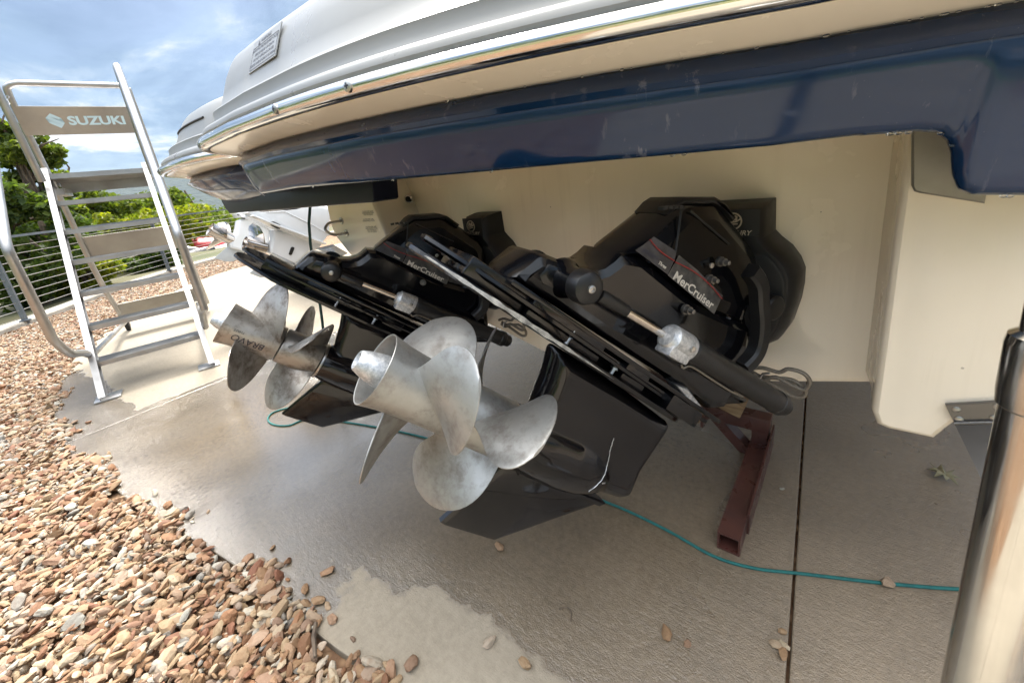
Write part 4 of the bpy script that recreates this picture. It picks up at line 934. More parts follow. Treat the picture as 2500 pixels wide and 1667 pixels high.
m3 = lu.modifiers.new('soft', 'SMOOTH'); m3.iterations = 8; m3.factor = 0.5
bm = new()
for k in range(11):
    t = k/10; p5 = dpx((1535+ (-36)*t, 1004+(70)*t), 0.03); bar(bm, D3(p5[0], p5[1], 0.028), D3(p5[0]+0.006, p5[1]+0.003, 0.034), 0.002, 0.0035)
dobj('water_pickup', bm, 'rubber', lu)
def lus(p, back=0.002):
    o = Vector((0, 0, H)); d = Vector(ray(c6(*p))).normalized(); h = lub.ray_cast(o, d); return (h[0] if h[0] else o+d*0.95)-d*back
sr = random.Random(3); q = smooth([lus(p) for p in ((1712, 905), (1695, 960), (1684, 1010), (1668, 1080), (1652, 1130), (1612, 1185), (1562, 1222))], 5)
bm = new(); tube(bm, [v+Vector((sr.uniform(-1, 1), sr.uniform(-1, 1), sr.uniform(-1, 1)))*0.0007 for v in q], 0.0010, 5); dobj('scratch', bm, 'zinc')
for k, cpt in enumerate((((1210, 702), (1262, 706), (1330, 760), (1364, 816), (1338, 818), (1275, 752)), ((1640, 1170), (1662, 1168), (1660, 1178), (1642, 1180)))):
    bm = new(); bm.faces.new([bm.verts.new(lus(p, 0.003)) for p in cpt]); dobj('paint_chip', bm, 'worn')
# skeg
sg = P6([(670, 1395), (700, 1412), (990, 1500), (1015, 1492), (1640, 1272), (1560, 1190), (1090, 1020), (1045, 1060)], 0.0)
dslab(sg, 0.011, 0.004, 'gloss', 'skeg', secs=[(-0.010, 0.010), (-0.006, 0.0), (0.006, 0.0), (0.010, 0.010)])
dslab(P6([(1120, 1062), (1640, 1268), (1600, 1285), (1120, 1100)], 0), 0.02, 0.005, 'gloss', 'skeg_root')
# propellers
def blade(bm, sgn, a_mid, r0, R, pit, half0, rake, th0, ang0, skew):
    nr, nc = 17, 18; top, bot = [], []
    for i in range(nr+1):
        f = 1-(1-i/nr)**1.7; r = r0+(R-r0)*f
        hw = half0*(r0/r)**0.30*(1+0.10*math.sin(f*math.pi))*math.sqrt(max(0.02, 1-(max(0, f-0.30)/0.70)**3.0))
        ra, rb = [], []
        for j in range(nc+1):
            g = math.sin((-1+2*j/nc)*math.pi/2); th = hw*g+skew*f**1.3
            x = sgn*pit/(2*math.pi)*(th-skew*f**1.3*0.35)+a_mid+rake*f*f
            thick = th0*(1-0.72*f)*(1-0.86*abs(g)**2.4)+0.0010
            tang = math.atan2(pit/(2*math.pi), r); nd = (math.cos(tang), -sgn*math.sin(tang))
            cup = -0.010*(g*g-0.4)*f*min(1, hw/half0)**2
            for lst, s in ((ra, 0.5), (rb, -0.5)):
                ax = x+nd[0]*(thick*s+cup); tt = th+nd[1]*(thick*s+cup)/r
                A = ang0+tt; lst.append(S3(ax, r*math.cos(A), r*math.sin(A)))
        top.append(ra); bot.append(rb)
    rings(bm, [a+b[::-1] for a, b in zip(top, bot)])
def prop(name, m, r0, angs, sgn, R, pit, half0, rake, a_mid, skew, hubprof):
    bm = new(); lathe(bm, hubprof, S3(0), SD, 48, cap=False)
    for A in angs: blade(bm, sgn, a_mid, r0, R, pit, half0, rake, 0.014, R_(A), skew)
    return dobj(name, bm, m, ang=40)
rear = prop('rear_propeller', 'prop', 0.056, (82, 202, -38), -1, 0.196, 0.515, 0.70, -0.010, 0.066, -0.36,
            [(0.003, 0.02), (0.003, 0.0575), (0.006, 0.0590), (0.10, 0.0600), (0.14, 0.0625), (0.168, 0.0665), (0.1745, 0.0675), (0.1755, 0.0668), (0.1745, 0.0650), (0.16, 0.0625), (0.09, 0.055), (0.06, 0.0535), (0.055, 0.02)])
front = prop('front_propeller', 'prop', 0.056, (51, 171, 291), 1, 0.212, 0.56, 0.64, -0.008, -0.075, 0.42,
             [(-0.130, 0.02), (-0.130, 0.0600), (-0.126, 0.0615), (-0.06, 0.0605), (-0.004, 0.0590), (-0.001, 0.0575), (-0.001, 0.02)])
bm = new(); lathe(bm, [(0.06, 0.033), (0.135, 0.0325), (0.165, 0.030), (0.190, 0.025), (0.208, 0.0185), (0.210, 0.0165), (0.2095, 0.0145), (0.203, 0.0135), (0.202, 0.0)], S3(0), SD, 36); dobj('nose_cone', bm, 'zinc')
bm = new(); lathe(bm, [(-0.134, 0.054), (-0.134, 0.0625), (-0.139, 0.0635), (-0.142, 0.062), (-0.142, 0.05)], S3(0), SD, 40, cap=False); dobj('prop_seal', bm, 'steel')
# cowl, narrower towards its top
def cl(t, z, l): return l*(1-0.40*min(1, max(0, (t*E2.x+z*E2.y-0.43)/0.18))**1.4)
cw = [(0.372, 0.893), (0.36, 0.905), (0.250, 0.962), (0.232, 0.970), (0.216, 0.976), (0.128, 0.966), (0.100, 0.952), (0.085, 0.937), (0.04, 0.893), (-0.005, 0.846), (-0.020, 0.817), (-0.020, 0.771), (0.01, 0.71), (0.06, 0.665), (0.155, 0.717), (0.283, 0.833)]
bm = new(); slab(bm, cw, [(-0.086, 0.040), (-0.078, 0.014), (-0.060, 0.004), (-0.03, 0), (0.03, 0), (0.060, 0.004), (0.078, 0.014), (0.086, 0.040)], lambda t, z, l: D3(t, z, cl(t, z, l))); cowl = dobj('cowl', bm, 'black', ang=28)
cp = [(0.262, 0.957), (0.236, 0.976), (0.217, 0.983), (0.124, 0.972), (0.098, 0.958), (0.060, 0.919), (0.068, 0.911), (0.104, 0.946), (0.130, 0.958), (0.212, 0.967), (0.230, 0.961), (0.255, 0.944)]
dslab(cp, 0.0525, 0.007, 'satin', 'cowl_cap')
bm = new()
for a, b in (((1330, 165), (1262, 435)), ((1390, 190), (1640, 400))):
    A, B = P5([a, b], 0.084); tube(bm, [D3(*q_, cl(*q_, 0.086)+0.0005) for q_ in (tuple(Vector(A).lerp(Vector(B), k/8)) for k in range(9))], 0.0022, 6)
dobj('cowl_seam', bm, 'rubber', cowl)
# vents under the cap
for pxy in ((1168, 172), (1205, 168), (1242, 166), (1278, 168)):
    t_, z_ = dpx(c5(*pxy), 0.07); bm = new(); box(bm, D3(t_, z_, cl(t_, z_, 0.086)), (0.016, 0.011, 0.006), Matrix.Rotation(-PHI, 4, 'Z')); dobj('vent', bm, 'rubber', cowl)
# decals
def decal(pts, m, name, l=0.0878):
    bm = new(); f = bm.faces.new([bm.verts.new(D3(*q, cl(*q, l)+0.0012)) for q in P5(pts, l)]); bmesh.ops.solidify(bm, geom=[f], thickness=0.0015); return dobj(name, bm, m, cowl, fix=True)
dc = decal([(1285, 462), (1400, 555), (1557, 713), (1498, 826), (1212, 586)], 'decal', 'decal')
d2 = decal([(1128, 348), (1270, 440), (1255, 490), (1212, 582), (1012, 432), (1060, 400)], 'decal_dark', 'decal')
def side_text(txt, a, b, hgt, m, parent, shear=0.0, bold=0.02, l=0.0902):
    A, B = (D3(*q, l) for q in P5([a, b], l)); xd = (B-A).normalized(); yd = LA.cross(xd).normalized(); yd = -yd if yd.z < 0 else yd
    t = text_bm(txt, 1.0, shear, bold, 0.0); xs = [v.co.x for v in t.verts]; ys = [v.co.y for v in t.verts]; k = (B-A).length/(max(xs)-min(xs)); mx_, my_ = (max(xs)+min(xs))/2, (max(ys)+min(ys))/2; hk = hgt/(max(ys)-min(ys))
    for v in t.verts: v.co = Vector(((v.co.x-mx_)*k, (v.co.y-my_)*hk, 0))
    bm = new(); place_text(t, bm, (A+B)/2, xd, yd); return dobj('lettering', bm, m, parent, fix=False)
side_text('MerCruiser', (1258, 584), (1496, 776), 0.0185, 'print_light', dc)
side_text('BRAVO', (1062, 425), (1150, 492), 0.011, 'print_dark', d2, 0.25)
side_text('Three', (1160, 508), (1205, 540), 0.007, 'print_light', d2, 0.25)
for k, (pa, par) in enumerate((([(1105, 366), (1140, 410), (1190, 455), (1255, 498)], d2), ([(1262, 505), (1370, 560), (1470, 640), (1550, 732)], dc))):
    q = [D3(*x, 0.0905) for x in P5(pa, 0.0905)]; bm = new(); tube(bm, smooth(q, 5), 0.0011, 5); dobj('stripe', bm, 'print_red', par)
# bolts and nuts on the cowl side
for pxy in ((1588, 510), (1518, 622), (1370, 812)):
    t_, z_ = dpx(c5(*pxy), 0.105); bm = new(); p = D3(t_, z_, 0.082); lathe(bm, [(0, 0.011), (0.006, 0.011), (0.006, 0.0085), (0.016, 0.0085), (0.016, 0.005), (0.026, 0.0048), (0.027, 0.0)], p, LA, 12); dobj('stud', bm, 'dullsteel', cowl)
t_, z_ = dpx(c5(1487, 527), 0.088); bm = new(); lathe(bm, [(0, 0.006), (0.003, 0.0055), (0.0035, 0)], D3(t_, z_, 0.0865), LA, 14); dobj('drain_screw', bm, 'steel', cowl)
# bell housing, bellows and steering yoke
bh = P5([(1330, 850), (1440, 860), (1545, 800), (1660, 600), (1700, 660), (1700, 900), (1640, 1120), (1560, 1190), (1400, 1050)], 0.05)
dslab(bh, 0.070, 0.02, 'black', 'bell_housing')
bm = new(); a, b = D3(0.06, 0.66), Vector((-0.235, 1.19, 0.70)); d = (b-a); prof = []
for k in range(15): prof.append((d.length*k/14, 0.085+(0.010 if k % 2 else 0)))
lathe(bm, prof, a, d, 28); dobj('bellows', bm, 'rubber', ang=60)
yk = [D3(*q, 0.115) for q in P5([(1740, 560), (1790, 640), (1800, 760), (1808, 880), (1795, 1000), (1760, 1090), (1690, 1165)], 0.115)]
bm = new(); yk2 = smooth(yk, 4); rs = []
for i, p in enumerate(yk2):
    t = (yk2[min(i+1, len(yk2)-1)]-yk2[max(i-1, 0)]).normalized(); s = t.cross(LA).normalized(); rs.append([p+s*a+LA*b for a, b in ((-0.017, -0.02), (0.017, -0.02), (0.017, 0.004), (0.011, 0.010), (-0.011, 0.010), (-0.017, 0.004))])
rings(bm, rs); yoke = dobj('steering_yoke', bm, 'satin')
t_, z_ = dpx(c5(1868, 788), 0.10); bm = new(); lathe(bm, [(-0.03, 0.030), (0.004, 0.030), (0.008, 0.026), (0.009, 0.020), (0.0092, 0)], D3(t_, z_, 0.10), LA, 24); pv = dobj('pivot_pin', bm, 'satin', yoke)
# trim ram on the near side and its twin
def ram(sd, name):
    L = 0.13*sd
    def A3(f): 
        a, b = Vector((0.517, 0.874)), Vector((0.001, 0.469)); q = a.lerp(b, f); return D3(q.x, q.y, L+(0.012*sd if f < 0.01 else 0))
    dr_ = (A3(1)-A3(0.02)).normalized(); Lr = (A3(1)-A3(0)).length
    bm = new(); lathe(bm, [(0.0, 0.0085), (0.335*Lr, 0.0085)], A3(0.02), dr_, 16); r = dobj(name, bm, 'rod')
    bm = new(); lathe(bm, [(0.03, 0.011), (0.04, 0.0125), (0.145*Lr, 0.0125), (0.15*Lr, 0.011)], A3(0.0), dr_, 16); dobj(name.replace('rod', 'sleeve'), bm, 'satin', None)
    bm = new(); z0, z1 = 0.335*Lr, 0.425*Lr
    lathe(bm, [(z0-0.006, 0.010), (z0-0.006, 0.019), (z0, 0.0225), (z0+0.004, 0.0275), (z1-0.004, 0.0285), (z1, 0.0275)], A3(0), dr_, 28); dn = (D3(E2.x, E2.y)-D3(0, 0)); ac = A3(0)+dr_*((z0+z1)/2)-dn*0.018+LA*sd*0.004
    box(bm, ac, (0.040, (z1-z0)*0.94, 0.030), Matrix((LA*sd, dr_, dn)).transposed().to_4x4(), 0.004)
    dobj('ram_anode', bm, 'zinc', None)
    bm = new(); lathe(bm, [(0, 0.0065), (0.005, 0.006), (0.006, 0.0)], A3(0)+dr_*(z0+0.7*(z1-z0))+LA*sd*0.0275, LA*sd, 8); dobj('anode_bolt', bm, 'steel', None)
    bm = new(); lathe(bm, [(z1, 0.0255), (z1+0.004, 0.0280), (z1+0.010, 0.0285), (z1+0.03, 0.0265), (0.955*Lr, 0.0265), (0.958*Lr, 0.0285), (0.985*Lr, 0.0285), (0.99*Lr, 0.024), (1.02*Lr, 0.022), (1.03*Lr, 0.016), (1.03*Lr, 0.0)], A3(0), dr_, 28); cyl = dobj('ram_cylinder', bm, 'satin')
    bm = new(); lathe(bm, [(1.03*Lr, 0.006), (1.034*Lr, 0.005), (1.034*Lr, 0)], A3(0), dr_, 14); dobj('end_screw', bm, 'steel', None)
    c = D3(0.517, 0.874, 0.06*sd); d_ = LA*sd
    bm = new(); lathe(bm, [(0, 0.040), (0.010, 0.037), (0.020, 0.031), (0.045, 0.029), (0.060, 0.029)], c, d_, 28); dobj('ram_boss', bm, 'black')
    bm = new(); lathe(bm, [(0.058, 0.027), (0.062, 0.0305), (0.080, 0.0305), (0.090, 0.027), (0.094, 0.020), (0.095, 0.0)], c, d_, 28); dobj('pivot_cap', bm, 'satin', None)
    bm = new(); lathe(bm, [(0.0945, 0.0070), (0.098, 0.0068), (0.099, 0.004), (0.0965, 0.0035), (0.0965, 0)], c, d_, 18); dobj('cap_screw', bm, 'steel', None)
ram(1, 'ram_rod'); ram(-1, 'ram_rod')
# dark boss pocket round the ram pivot
dslab(P5([(420, 590), (480, 515), (560, 545), (650, 560), (640, 700), (540, 690), (440, 640)], 0.078), 0.008, 0.004, 'black', 'pivot_pocket', 0.072)
# zinc and hydraulic bits beneath
bm = new(); q = [D3(*x, 0.15) for x in P5([(1300, 1140), (1310, 1160), (1360, 1150), (1480, 1225), (1600, 1300), (1680, 1335)], 0.15)]; tube(bm, smooth(q, 4), 0.0022, 6); dobj('hydraulic_line', bm, 'hose')
bu = P5([(1405, 1340), (1412, 1280), (1450, 1240), (1510, 1235), (1660, 1330), (1700, 1350), (1640, 1375), (1480, 1382), (1420, 1365)], 0.06); dslab(bu, 0.035, 0.014, 'satin', 'shift_cover', 0.04)
for k, pp_ in enumerate(([(1720, 1165), (1800, 1158), (1900, 1185), (1960, 1165), (2050, 1190), (2090, 1240), (2060, 1290), (1990, 1270), (1880, 1215), (1800, 1235), (1740, 1200)],
           [(1730, 1200), (1820, 1215), (1900, 1222), (1990, 1235), (2060, 1290), (2050, 1335), (1980, 1330), (1880, 1270), (1790, 1215), (1730, 1180)])):
    q = [onpl(c5(*p), (0, 1.10+0.012*k, 0), (0, 1, 0)) for p in pp_]; bm = new(); tube(bm, smooth(q, 5), 0.0052, 8); dobj('hydraulic_hose', bm, 'hose')
bm = new(); q = [onpl(c5(*p), (0, 1.095, 0), (0, 1, 0)) for p in ((1770, 1240), (1800, 1195), (1845, 1190))]; tube(bm, q, 0.003, 6); dobj('hose_clip', bm, 'steel')

# transom cover with emblem: stands square on the transom
TY = 1.10
covo = empty('transom_cover', (DO.x, 1.2, 0.70)); covo.parent = boat; covo.location = Vector((DO.x, 1.2, 0.70))-Vector(boat.location)
cx = -0.232; rt = [ony(c5(*p), TY) for p in ((1838, 140), (1836, 350), (1880, 395), (1950, 450), (2005, 525), (2035, 600), (2030, 700), (2010, 800), (1960, 940), (1900, 1020), (1800, 1062), (1700, 1085))]
rp = [(p.x-cx, p.z) for p in rt]; ol = [(cx+x, z_) for x, z_ in rp] + [(cx-x, z_) for x, z_ in rp[::-1]]
bm = new(); slab(bm, ol, [(1.203, 0.000), (1.175, 0.001), (1.125, 0.007), (1.104, 0.019), (1.10, 0.024)], lambda x, z_, l: (x, l, z_)); cv = obj('cover_plate', bm, MT['satin'], covo, 25)
# recessed ring and inner bowl
ri = [(x*0.80, 0.69+(z_-0.69)*0.84) for x, z_ in rp[2:]]; ol2 = [(cx+x, z_) for x, z_ in ri]+[(cx-x, z_) for x, z_ in ri[::-1]]
bm = new(); slab(bm, ol2, [(1.099, 0.0), (1.096, 0.003), (1.0955, 0.007)], lambda x, z_, l: (x, l, z_)); obj('gimbal_housing', bm, MT['rubber'], covo)
bm = new(); slab(bm, [(-0.286, 0.862), (-0.183, 0.862), (-0.183, 0.928), (-0.286, 0.928)], [(1.0995, 0), (1.0965, 0.002)], lambda x, z_, l: (x, l, z_)); pad = obj('badge_panel', bm, MT['rubber'], covo)
e = ony(c5(1613, 255), 1.0955); bm = new(); er = 0.0195
L_ = [[Vector((e.x+math.cos(2*math.pi*k/40)*(er+a), 1.0955+b, e.z+math.sin(2*math.pi*k/40)*(er+a))) for k in range(40)] for a, b in ((-0.0016, 0.001), (-0.0014, -0.001), (0.0014, -0.001), (0.0016, 0.001))]
rings(bm, L_, False)
def stroke(pts, w):
    for a, b in zip(pts, pts[1:]): bar(bm, Vector((e.x+a[0]*er, 1.0952, e.z+a[1]*er)), Vector((e.x+b[0]*er, 1.0952, e.z+b[1]*er)), w, 0.002, up=(0, 1, 0))
stroke([(-0.52, -0.12), (-0.30, 0.62)], 0.0050); stroke([(-0.30, 0.62), (0.02, 0.10)], 0.0058); stroke([(0.02, 0.10), (0.42, 0.66)], 0.0058); stroke([(0.42, 0.66), (0.40, 0.10)], 0.0050)
stroke([(-0.85, -0.36), (-0.45, -0.28), (-0.05, -0.10), (0.45, -0.02), (0.90, 0.30)], 0.0034)
stroke([(-0.70, -0.62), (-0.30, -0.50), (0.10, -0.34), (0.60, -0.30)], 0.0028)
obj('emblem', bm, MT['gold'], covo)
bm = new(); t = text_bm('MERCURY', 0.0165, 0.22, 0.0003, 0.0); place_text(t, bm, (e.x+0.003, 1.0958, e.z-0.0285), (1, 0, 0), (0, 0, 1)); obj('lettering', bm, MT['gold'], covo, fix=False)

# the far drive: same build, trimmed a little lower, cleaner, darker propellers
far = copy_tree(drv, boat); far['label'] = 'sterndrive on the far side with brown stained propellers'
SH = Vector((-0.9, 0, 0)); RT_ = Matrix.Translation(drv.location+SH) @ Matrix.Rotation(-PHI, 4, 'Z') @ Matrix.Translation((0, -0.02, 0.0)) @ Matrix.Rotation(R_(FAR_TRIM if 'FAR_TRIM' in globals() else 3.2), 4, 'X') @ Matrix.Translation((0, 0.02, 0))
far.matrix_basis = RT_
for ch in list(far.children):
    if ch.name.startswith(('worn_edge', 'scratch', 'paint_chip')): bpy.data.objects.remove(ch); continue
    if ch.name.startswith(('rear_propeller', 'front_propeller')):
        ch.data = ch.data.copy(); ch.data.materials.clear(); ch.data.materials.append(MT['propdark'])
        wi = worldloc(drv).inverted(); ax_ = (wi.to_3x3() @ SD).normalized(); c_ = wi @ S3(0)
        ch.data.transform(Matrix.Translation(c_) @ Matrix.Rotation(R_(-66 if ch.name.startswith('rear') else 17), 4, ax_) @ Matrix.Translation(-c_))
farcov = copy_tree(covo, boat); farcov.location = covo.location+SH
# engraved lettering on the far drive's rear hub
bm = new()
for txt, a0, sz, dth in (('BRAVO', 0.088, 0.030, 0.0), ('MERCURY', 0.080, 0.010, 0.36), ('THREE', 0.125, 0.011, -0.36)):
    t = text_bm(txt, sz, 0.15 if txt == 'BRAVO' else 0, 0.0); base_ = R_(100)+dth
    mp = {}
    for v in t.verts:
        A = base_+v.co.y/0.061; r = 0.0615+max(0, a0+v.co.x-0.11)*0.06; mp[v] = bm.verts.new(S3(a0+v.co.x, r*math.cos(A), r*math.sin(A)))
    for f in t.faces:
        try: bm.faces.new([mp[v] for v in f.verts])
        except ValueError: pass
    t.free()
me = bpy.data.meshes.new('hub_lettering'); bm.to_mesh(me); bm.free(); me.transform(worldloc(drv).inverted()); link('hub_lettering', me, MT['print_dark'], far, local=True)

# ------------------------------------------------------------------ boat stand under the hull
def stand(x0, y0, label, far_=False):
    st = tag(empty('boat_stand', (x0, y0, 0)), label, 'boat stand', 'maroon steel stands under the hull')
    def so(name, bm, m='maroon'): return obj(name, bm, MT[m], st)
    def sq(p, q, w=0.05, h=0.05, name='tube', open_=False):
        bm = new(); bar(bm, p, q, w, h, up=(0, 0, 1) if abs(Vector(q)[2]-Vector(p)[2]) < 0.9*(Vector(q)-Vector(p)).length else (0, 1, 0), bev=0.003); return so(name, bm)
    return st, so, sq
fA, fB = onz(V((1672, 1268))), onz(V((1737, 1062)))
st, so, sq = stand(fA.x, fA.y, 'maroon square tube stand with a timber block, its foot lying beside the teal rope')
d_ = (fB-fA).normalized(); side = d_.cross(UZ)
# foot: open ended square tube made of four walls
bm = new(); w = 0.058
for off, ww, hh in ((side*(w/2-0.003)+UZ*w/2, 0.005, w), (side*(-w/2+0.003)+UZ*w/2, 0.005, w), (UZ*0.003, w-0.01, 0.005), (UZ*(w-0.003), w-0.01, 0.005)): bar(bm, fA+off, fB+off+d_*0.12, ww, hh)
so('foot_tube', bm)
bm = new(); bar(bm, fA+d_*0.09+UZ*(w/2)+side*(w/2+0.003), fB+d_*0.12+UZ*(w/2+0.02)+side*(w/2+0.003), 0.006, 0.09); so('gusset', bm)
base = fB+d_*0.06
def at(px_, y): return ony(V(px_), y)
top = at((1757, 968), base.y+0.0); top.x = base.x+0.005
yb = base.y
bm = new(); bar(bm, base+UZ*0.03, Vector((base.x, yb, top.z+0.02)), 0.05, 0.05, up=(0, 1, 0), bev=0.003); so('upright', bm)
lft = at((1475, 905), yb); bm = new(); bar(bm, Vector((base.x+0.029, yb, top.z-0.004)), Vector((base.x-0.9, yb, top.z-0.004)), 0.057, 0.055, bev=0.003); so('cross_beam', bm)
bm = new(); bar(bm, Vector((base.x-0.01, yb-0.005, top.z-0.16)), Vector((base.x-0.155, yb-0.005, top.z-0.01)), 0.035, 0.05, up=(0, 1, 0)); so('brace', bm)
bp_ = at((1612, 975), yb-0.06); bm = new(); box(bm, (bp_.x+0.01, yb-0.03, top.z+0.03), (0.010, 0.13, 0.12)); so('end_plate', bm)
bm = new(); box(bm, (bp_.x-0.02, yb-0.035, top.z+0.06), (0.045, 0.14, 0.14), bev=0.003); so('timber_block', bm, 'wood')
bm = new(); box(bm, (bp_.x+0.08, yb+0.01, top.z+0.05), (0.10, 0.10, 0.05), Matrix.Rotation(0.3, 4, 'Y'), bev=0.003); so('wedge', bm, 'wood')
gB = onz(V((1222, 905))); xb, yb2 = -1.02, yb
bm = new(); bar(bm, (xb, yb2, 0.0), (xb, yb2, 0.36), 0.05, 0.05, up=(0, 1, 0), bev=0.003); so('upright', bm)
bm = new(); bar(bm, (xb, yb2-0.4, 0.03), (xb, yb2+0.25, 0.03), 0.05, 0.05, bev=0.003); so('foot_tube', bm)
bm = new(); box(bm, (xb+0.05, yb2, 0.27), (0.04, 0.12, 0.22), bev=0.003); so('timber_block', bm, 'wood')

# ------------------------------------------------------------------ teal rope and the hanging cord
rp_ = [(2560, 1446), (2335, 1437), (2160, 1423), (1960, 1400), (1840, 1386), (1740, 1356), (1640, 1300), (1540, 1250), (1460, 1217), (1330, 1165), (1150, 1100), (960, 1050), (770, 1022), (705, 1038), (668, 1036), (654, 1024), (662, 1010), (685, 1000), (740, 985), (800, 950)]
q = [onz(p, 0.0042) for p in rp_]; bm = new(); tube(bm, smooth(q, 8), 0.0042, 9)
tag(obj('rope', bm, MT['rope']), 'teal rope lying across the wet concrete and looping under the far drive', 'rope')
g0 = onz((800, 952), 0.01); tp_ = onpl((757, 506), g0, (CR[2][0], CR[2][1], 0))
bm = new(); tube(bm, smooth([g0, g0.lerp(tp_, 0.4)+Vector((0.015, 0, 0)), tp_, tp_+Vector((0.05, 0.25, 0.15))], 6), 0.0075, 8)
tag(obj('cord', bm, MT['cord']), 'dark green cord hanging from the far end of the swim platform', 'cord')

# ------------------------------------------------------------------ stainless pole by the lens
pb = Vector((0.150, 0.474, 0)); pt_ = Vector((0.1255, 0.4985, 0.98)); ax = (pt_-pb).normalized()
pole = tag(empty('pole', pb), 'polished stainless pole with a collar, standing close at the right edge', 'pole')
def polr(z): return 0.036
bm = new(); L_ = (pt_-pb).length; lathe(bm, [(0, 0.0), (0, 0.0248), (0.90*L_, 0.0248)], pb, ax, 48); obj('lower_tube', bm, MT['polesteel'], pole)
zc_ = 0.915*L_
bm = new(); lathe(bm, [(zc_-0.065, 0.0245), (zc_-0.062, 0.0270), (zc_-0.05, 0.0278), (zc_-0.008, 0.0282), (zc_+0.0, 0.0270), (zc_+0.004, 0.021)], pb, ax, 48, cap=False); obj('collar', bm, MT['polesteel'], pole)
bm = new(); lathe(bm, [(0.90*L_, 0.0215), (L_*1.6, 0.0215)], pb, ax, 48); obj('upper_tube', bm, MT['polesteel'], pole)
bm = new(); lathe(bm, [(0.0, 0.09), (0.008, 0.088), (0.010, 0.04)], Vector((pb.x, pb.y, 0)), UZ, 32); obj('base_flange', bm, MT['steel'], pole)

# ------------------------------------------------------------------ neighbouring boat with two white outboards
nb = tag(empty('neighbour_boat', (-3.9, 2.3, 0.3)), 'neighbouring boat behind the first, with two tilted white outboards', 'boat')
def nobj(name, bm, m, parent=None, ang=35): return obj(name, bm, MT[m], parent or nb, ang)
c8 = lambda x, y: (500+x/5.88, 500+y/5.88)
NY = 2.15
def nT(x, y): p = ony(c8(x, y), NY); return (p.x, p.z)
e0_, e1_ = nT(1480, 380), nT(1640, 40); xa = e0_[0]; bm = new()
prof = [(-5.9, 1.45), (-5.9, 0.95), (-5.6, 0.72), (xa, e0_[1]), e1_, (e1_[0]+0.02, 1.45)]
slab(bm, prof, [(8.5, 0.3), (6.5, 0.02), (NY+0.02, 0.0), (NY+0.005, 0.006), (NY, 0.02)], lambda x, z_, l: (x, l, z_)); nobj('hull', bm, 'cream')
# bracket between transom and outboards
bm = new(); bk = [ony(c8(x, y), NY-0.12) for x, y in ((1490, 40), (1830, 20), (1850, 110), (1730, 235), (1640, 270), (1560, 200))]
slab(bm, [(p.x, p.z) for p in bk], [(NY+0.01, 0), (NY-0.10, 0), (NY-0.12, 0.01)], lambda x, z_, l: (x, l, z_)); nobj('engine_bracket', bm, 'whitepaint')
bm = new()
for px_ in ((1600, 130), (1690, 160), (1715, 250)):
    p = ony(c8(*px_), NY-0.121); lathe(bm, [(0, 0.016), (0.008, 0.015), (0.01, 0.0)], p, (0, -1, 0), 8)
nobj('bracket_bolts', bm, 'steel')
# outboards: side plane x = const, traced on that plane, given real width
def outboard(xp, label, spec):
    ob = empty('outboard', (xp, 1.7, 0.8)); ob.parent = nb; ob.location = Vector((xp, 1.7, 0.8))-nb.location; ob['label'] = label
    def pl(pts, dx=0.0): return [(lambda p: (p.y, p.z))(onx(c8(*q), xp+dx)) for q in pts]
    def sl(name, pts, w, b, m, dx=0.0, c=0.0):
        bm = new(); slab(bm, pl(pts, dx+c), [(xp+c+a, k) for a, k in rnd(w, b)], lambda y, z_, l: (l, y, z_)); return nobj(name, bm, m, ob)
    for name, pts, w, b, m, c in spec['slabs']: sl(name, pts, w, b, m, 0.0, c)
    a, b_, rad_ = spec['prop']; A = onx(c8(*a), xp); B = onx(c8(*b_), xp); d = (A-B).normalized(); Ld = (A-B).length
    bm = new(); lathe(bm, [(-0.02, rad_*0.95), (Ld*0.5, rad_), (Ld-0.02, rad_*1.04), (Ld, rad_*1.12), (Ld, rad_*1.04), (Ld-0.03, rad_*0.92), (Ld*0.4, rad_*0.85), (Ld*0.4, 0.0)], B, d, 32, cap=False)
    _, u, v = frame_of(d)
    for k in range(3):
        ph = spec['ph']+k*2*math.pi/3; top, bot = [], []
        for i in range(8):
            f = i/7; r = rad_*0.9+(0.175-rad_*0.9)*f; hw = 0.62*math.sqrt(max(0, 1-max(0, (f-0.35)/0.65)**2.2))*(0.06/r)**0.3; ra, rb = [], []
            for j in range(9):
                g = -1+j/4; th = hw*g+0.25*f*f; x = Ld*0.38+0.07*th+0.03*f
                for lst, s in ((ra, 0.0035*(1-0.7*f)), (rb, -0.0035*(1-0.7*f))):
                    lst.append(B+d*(x+s)+(u*math.cos(ph+th)+v*math.sin(ph+th))*r)
            top.append(ra); bot.append(rb)
        rings(bm, [p+q_[::-1] for p, q_ in zip(top, bot)])
    nobj('propeller', bm, 'brightsteel', ob, 40)
    return ob
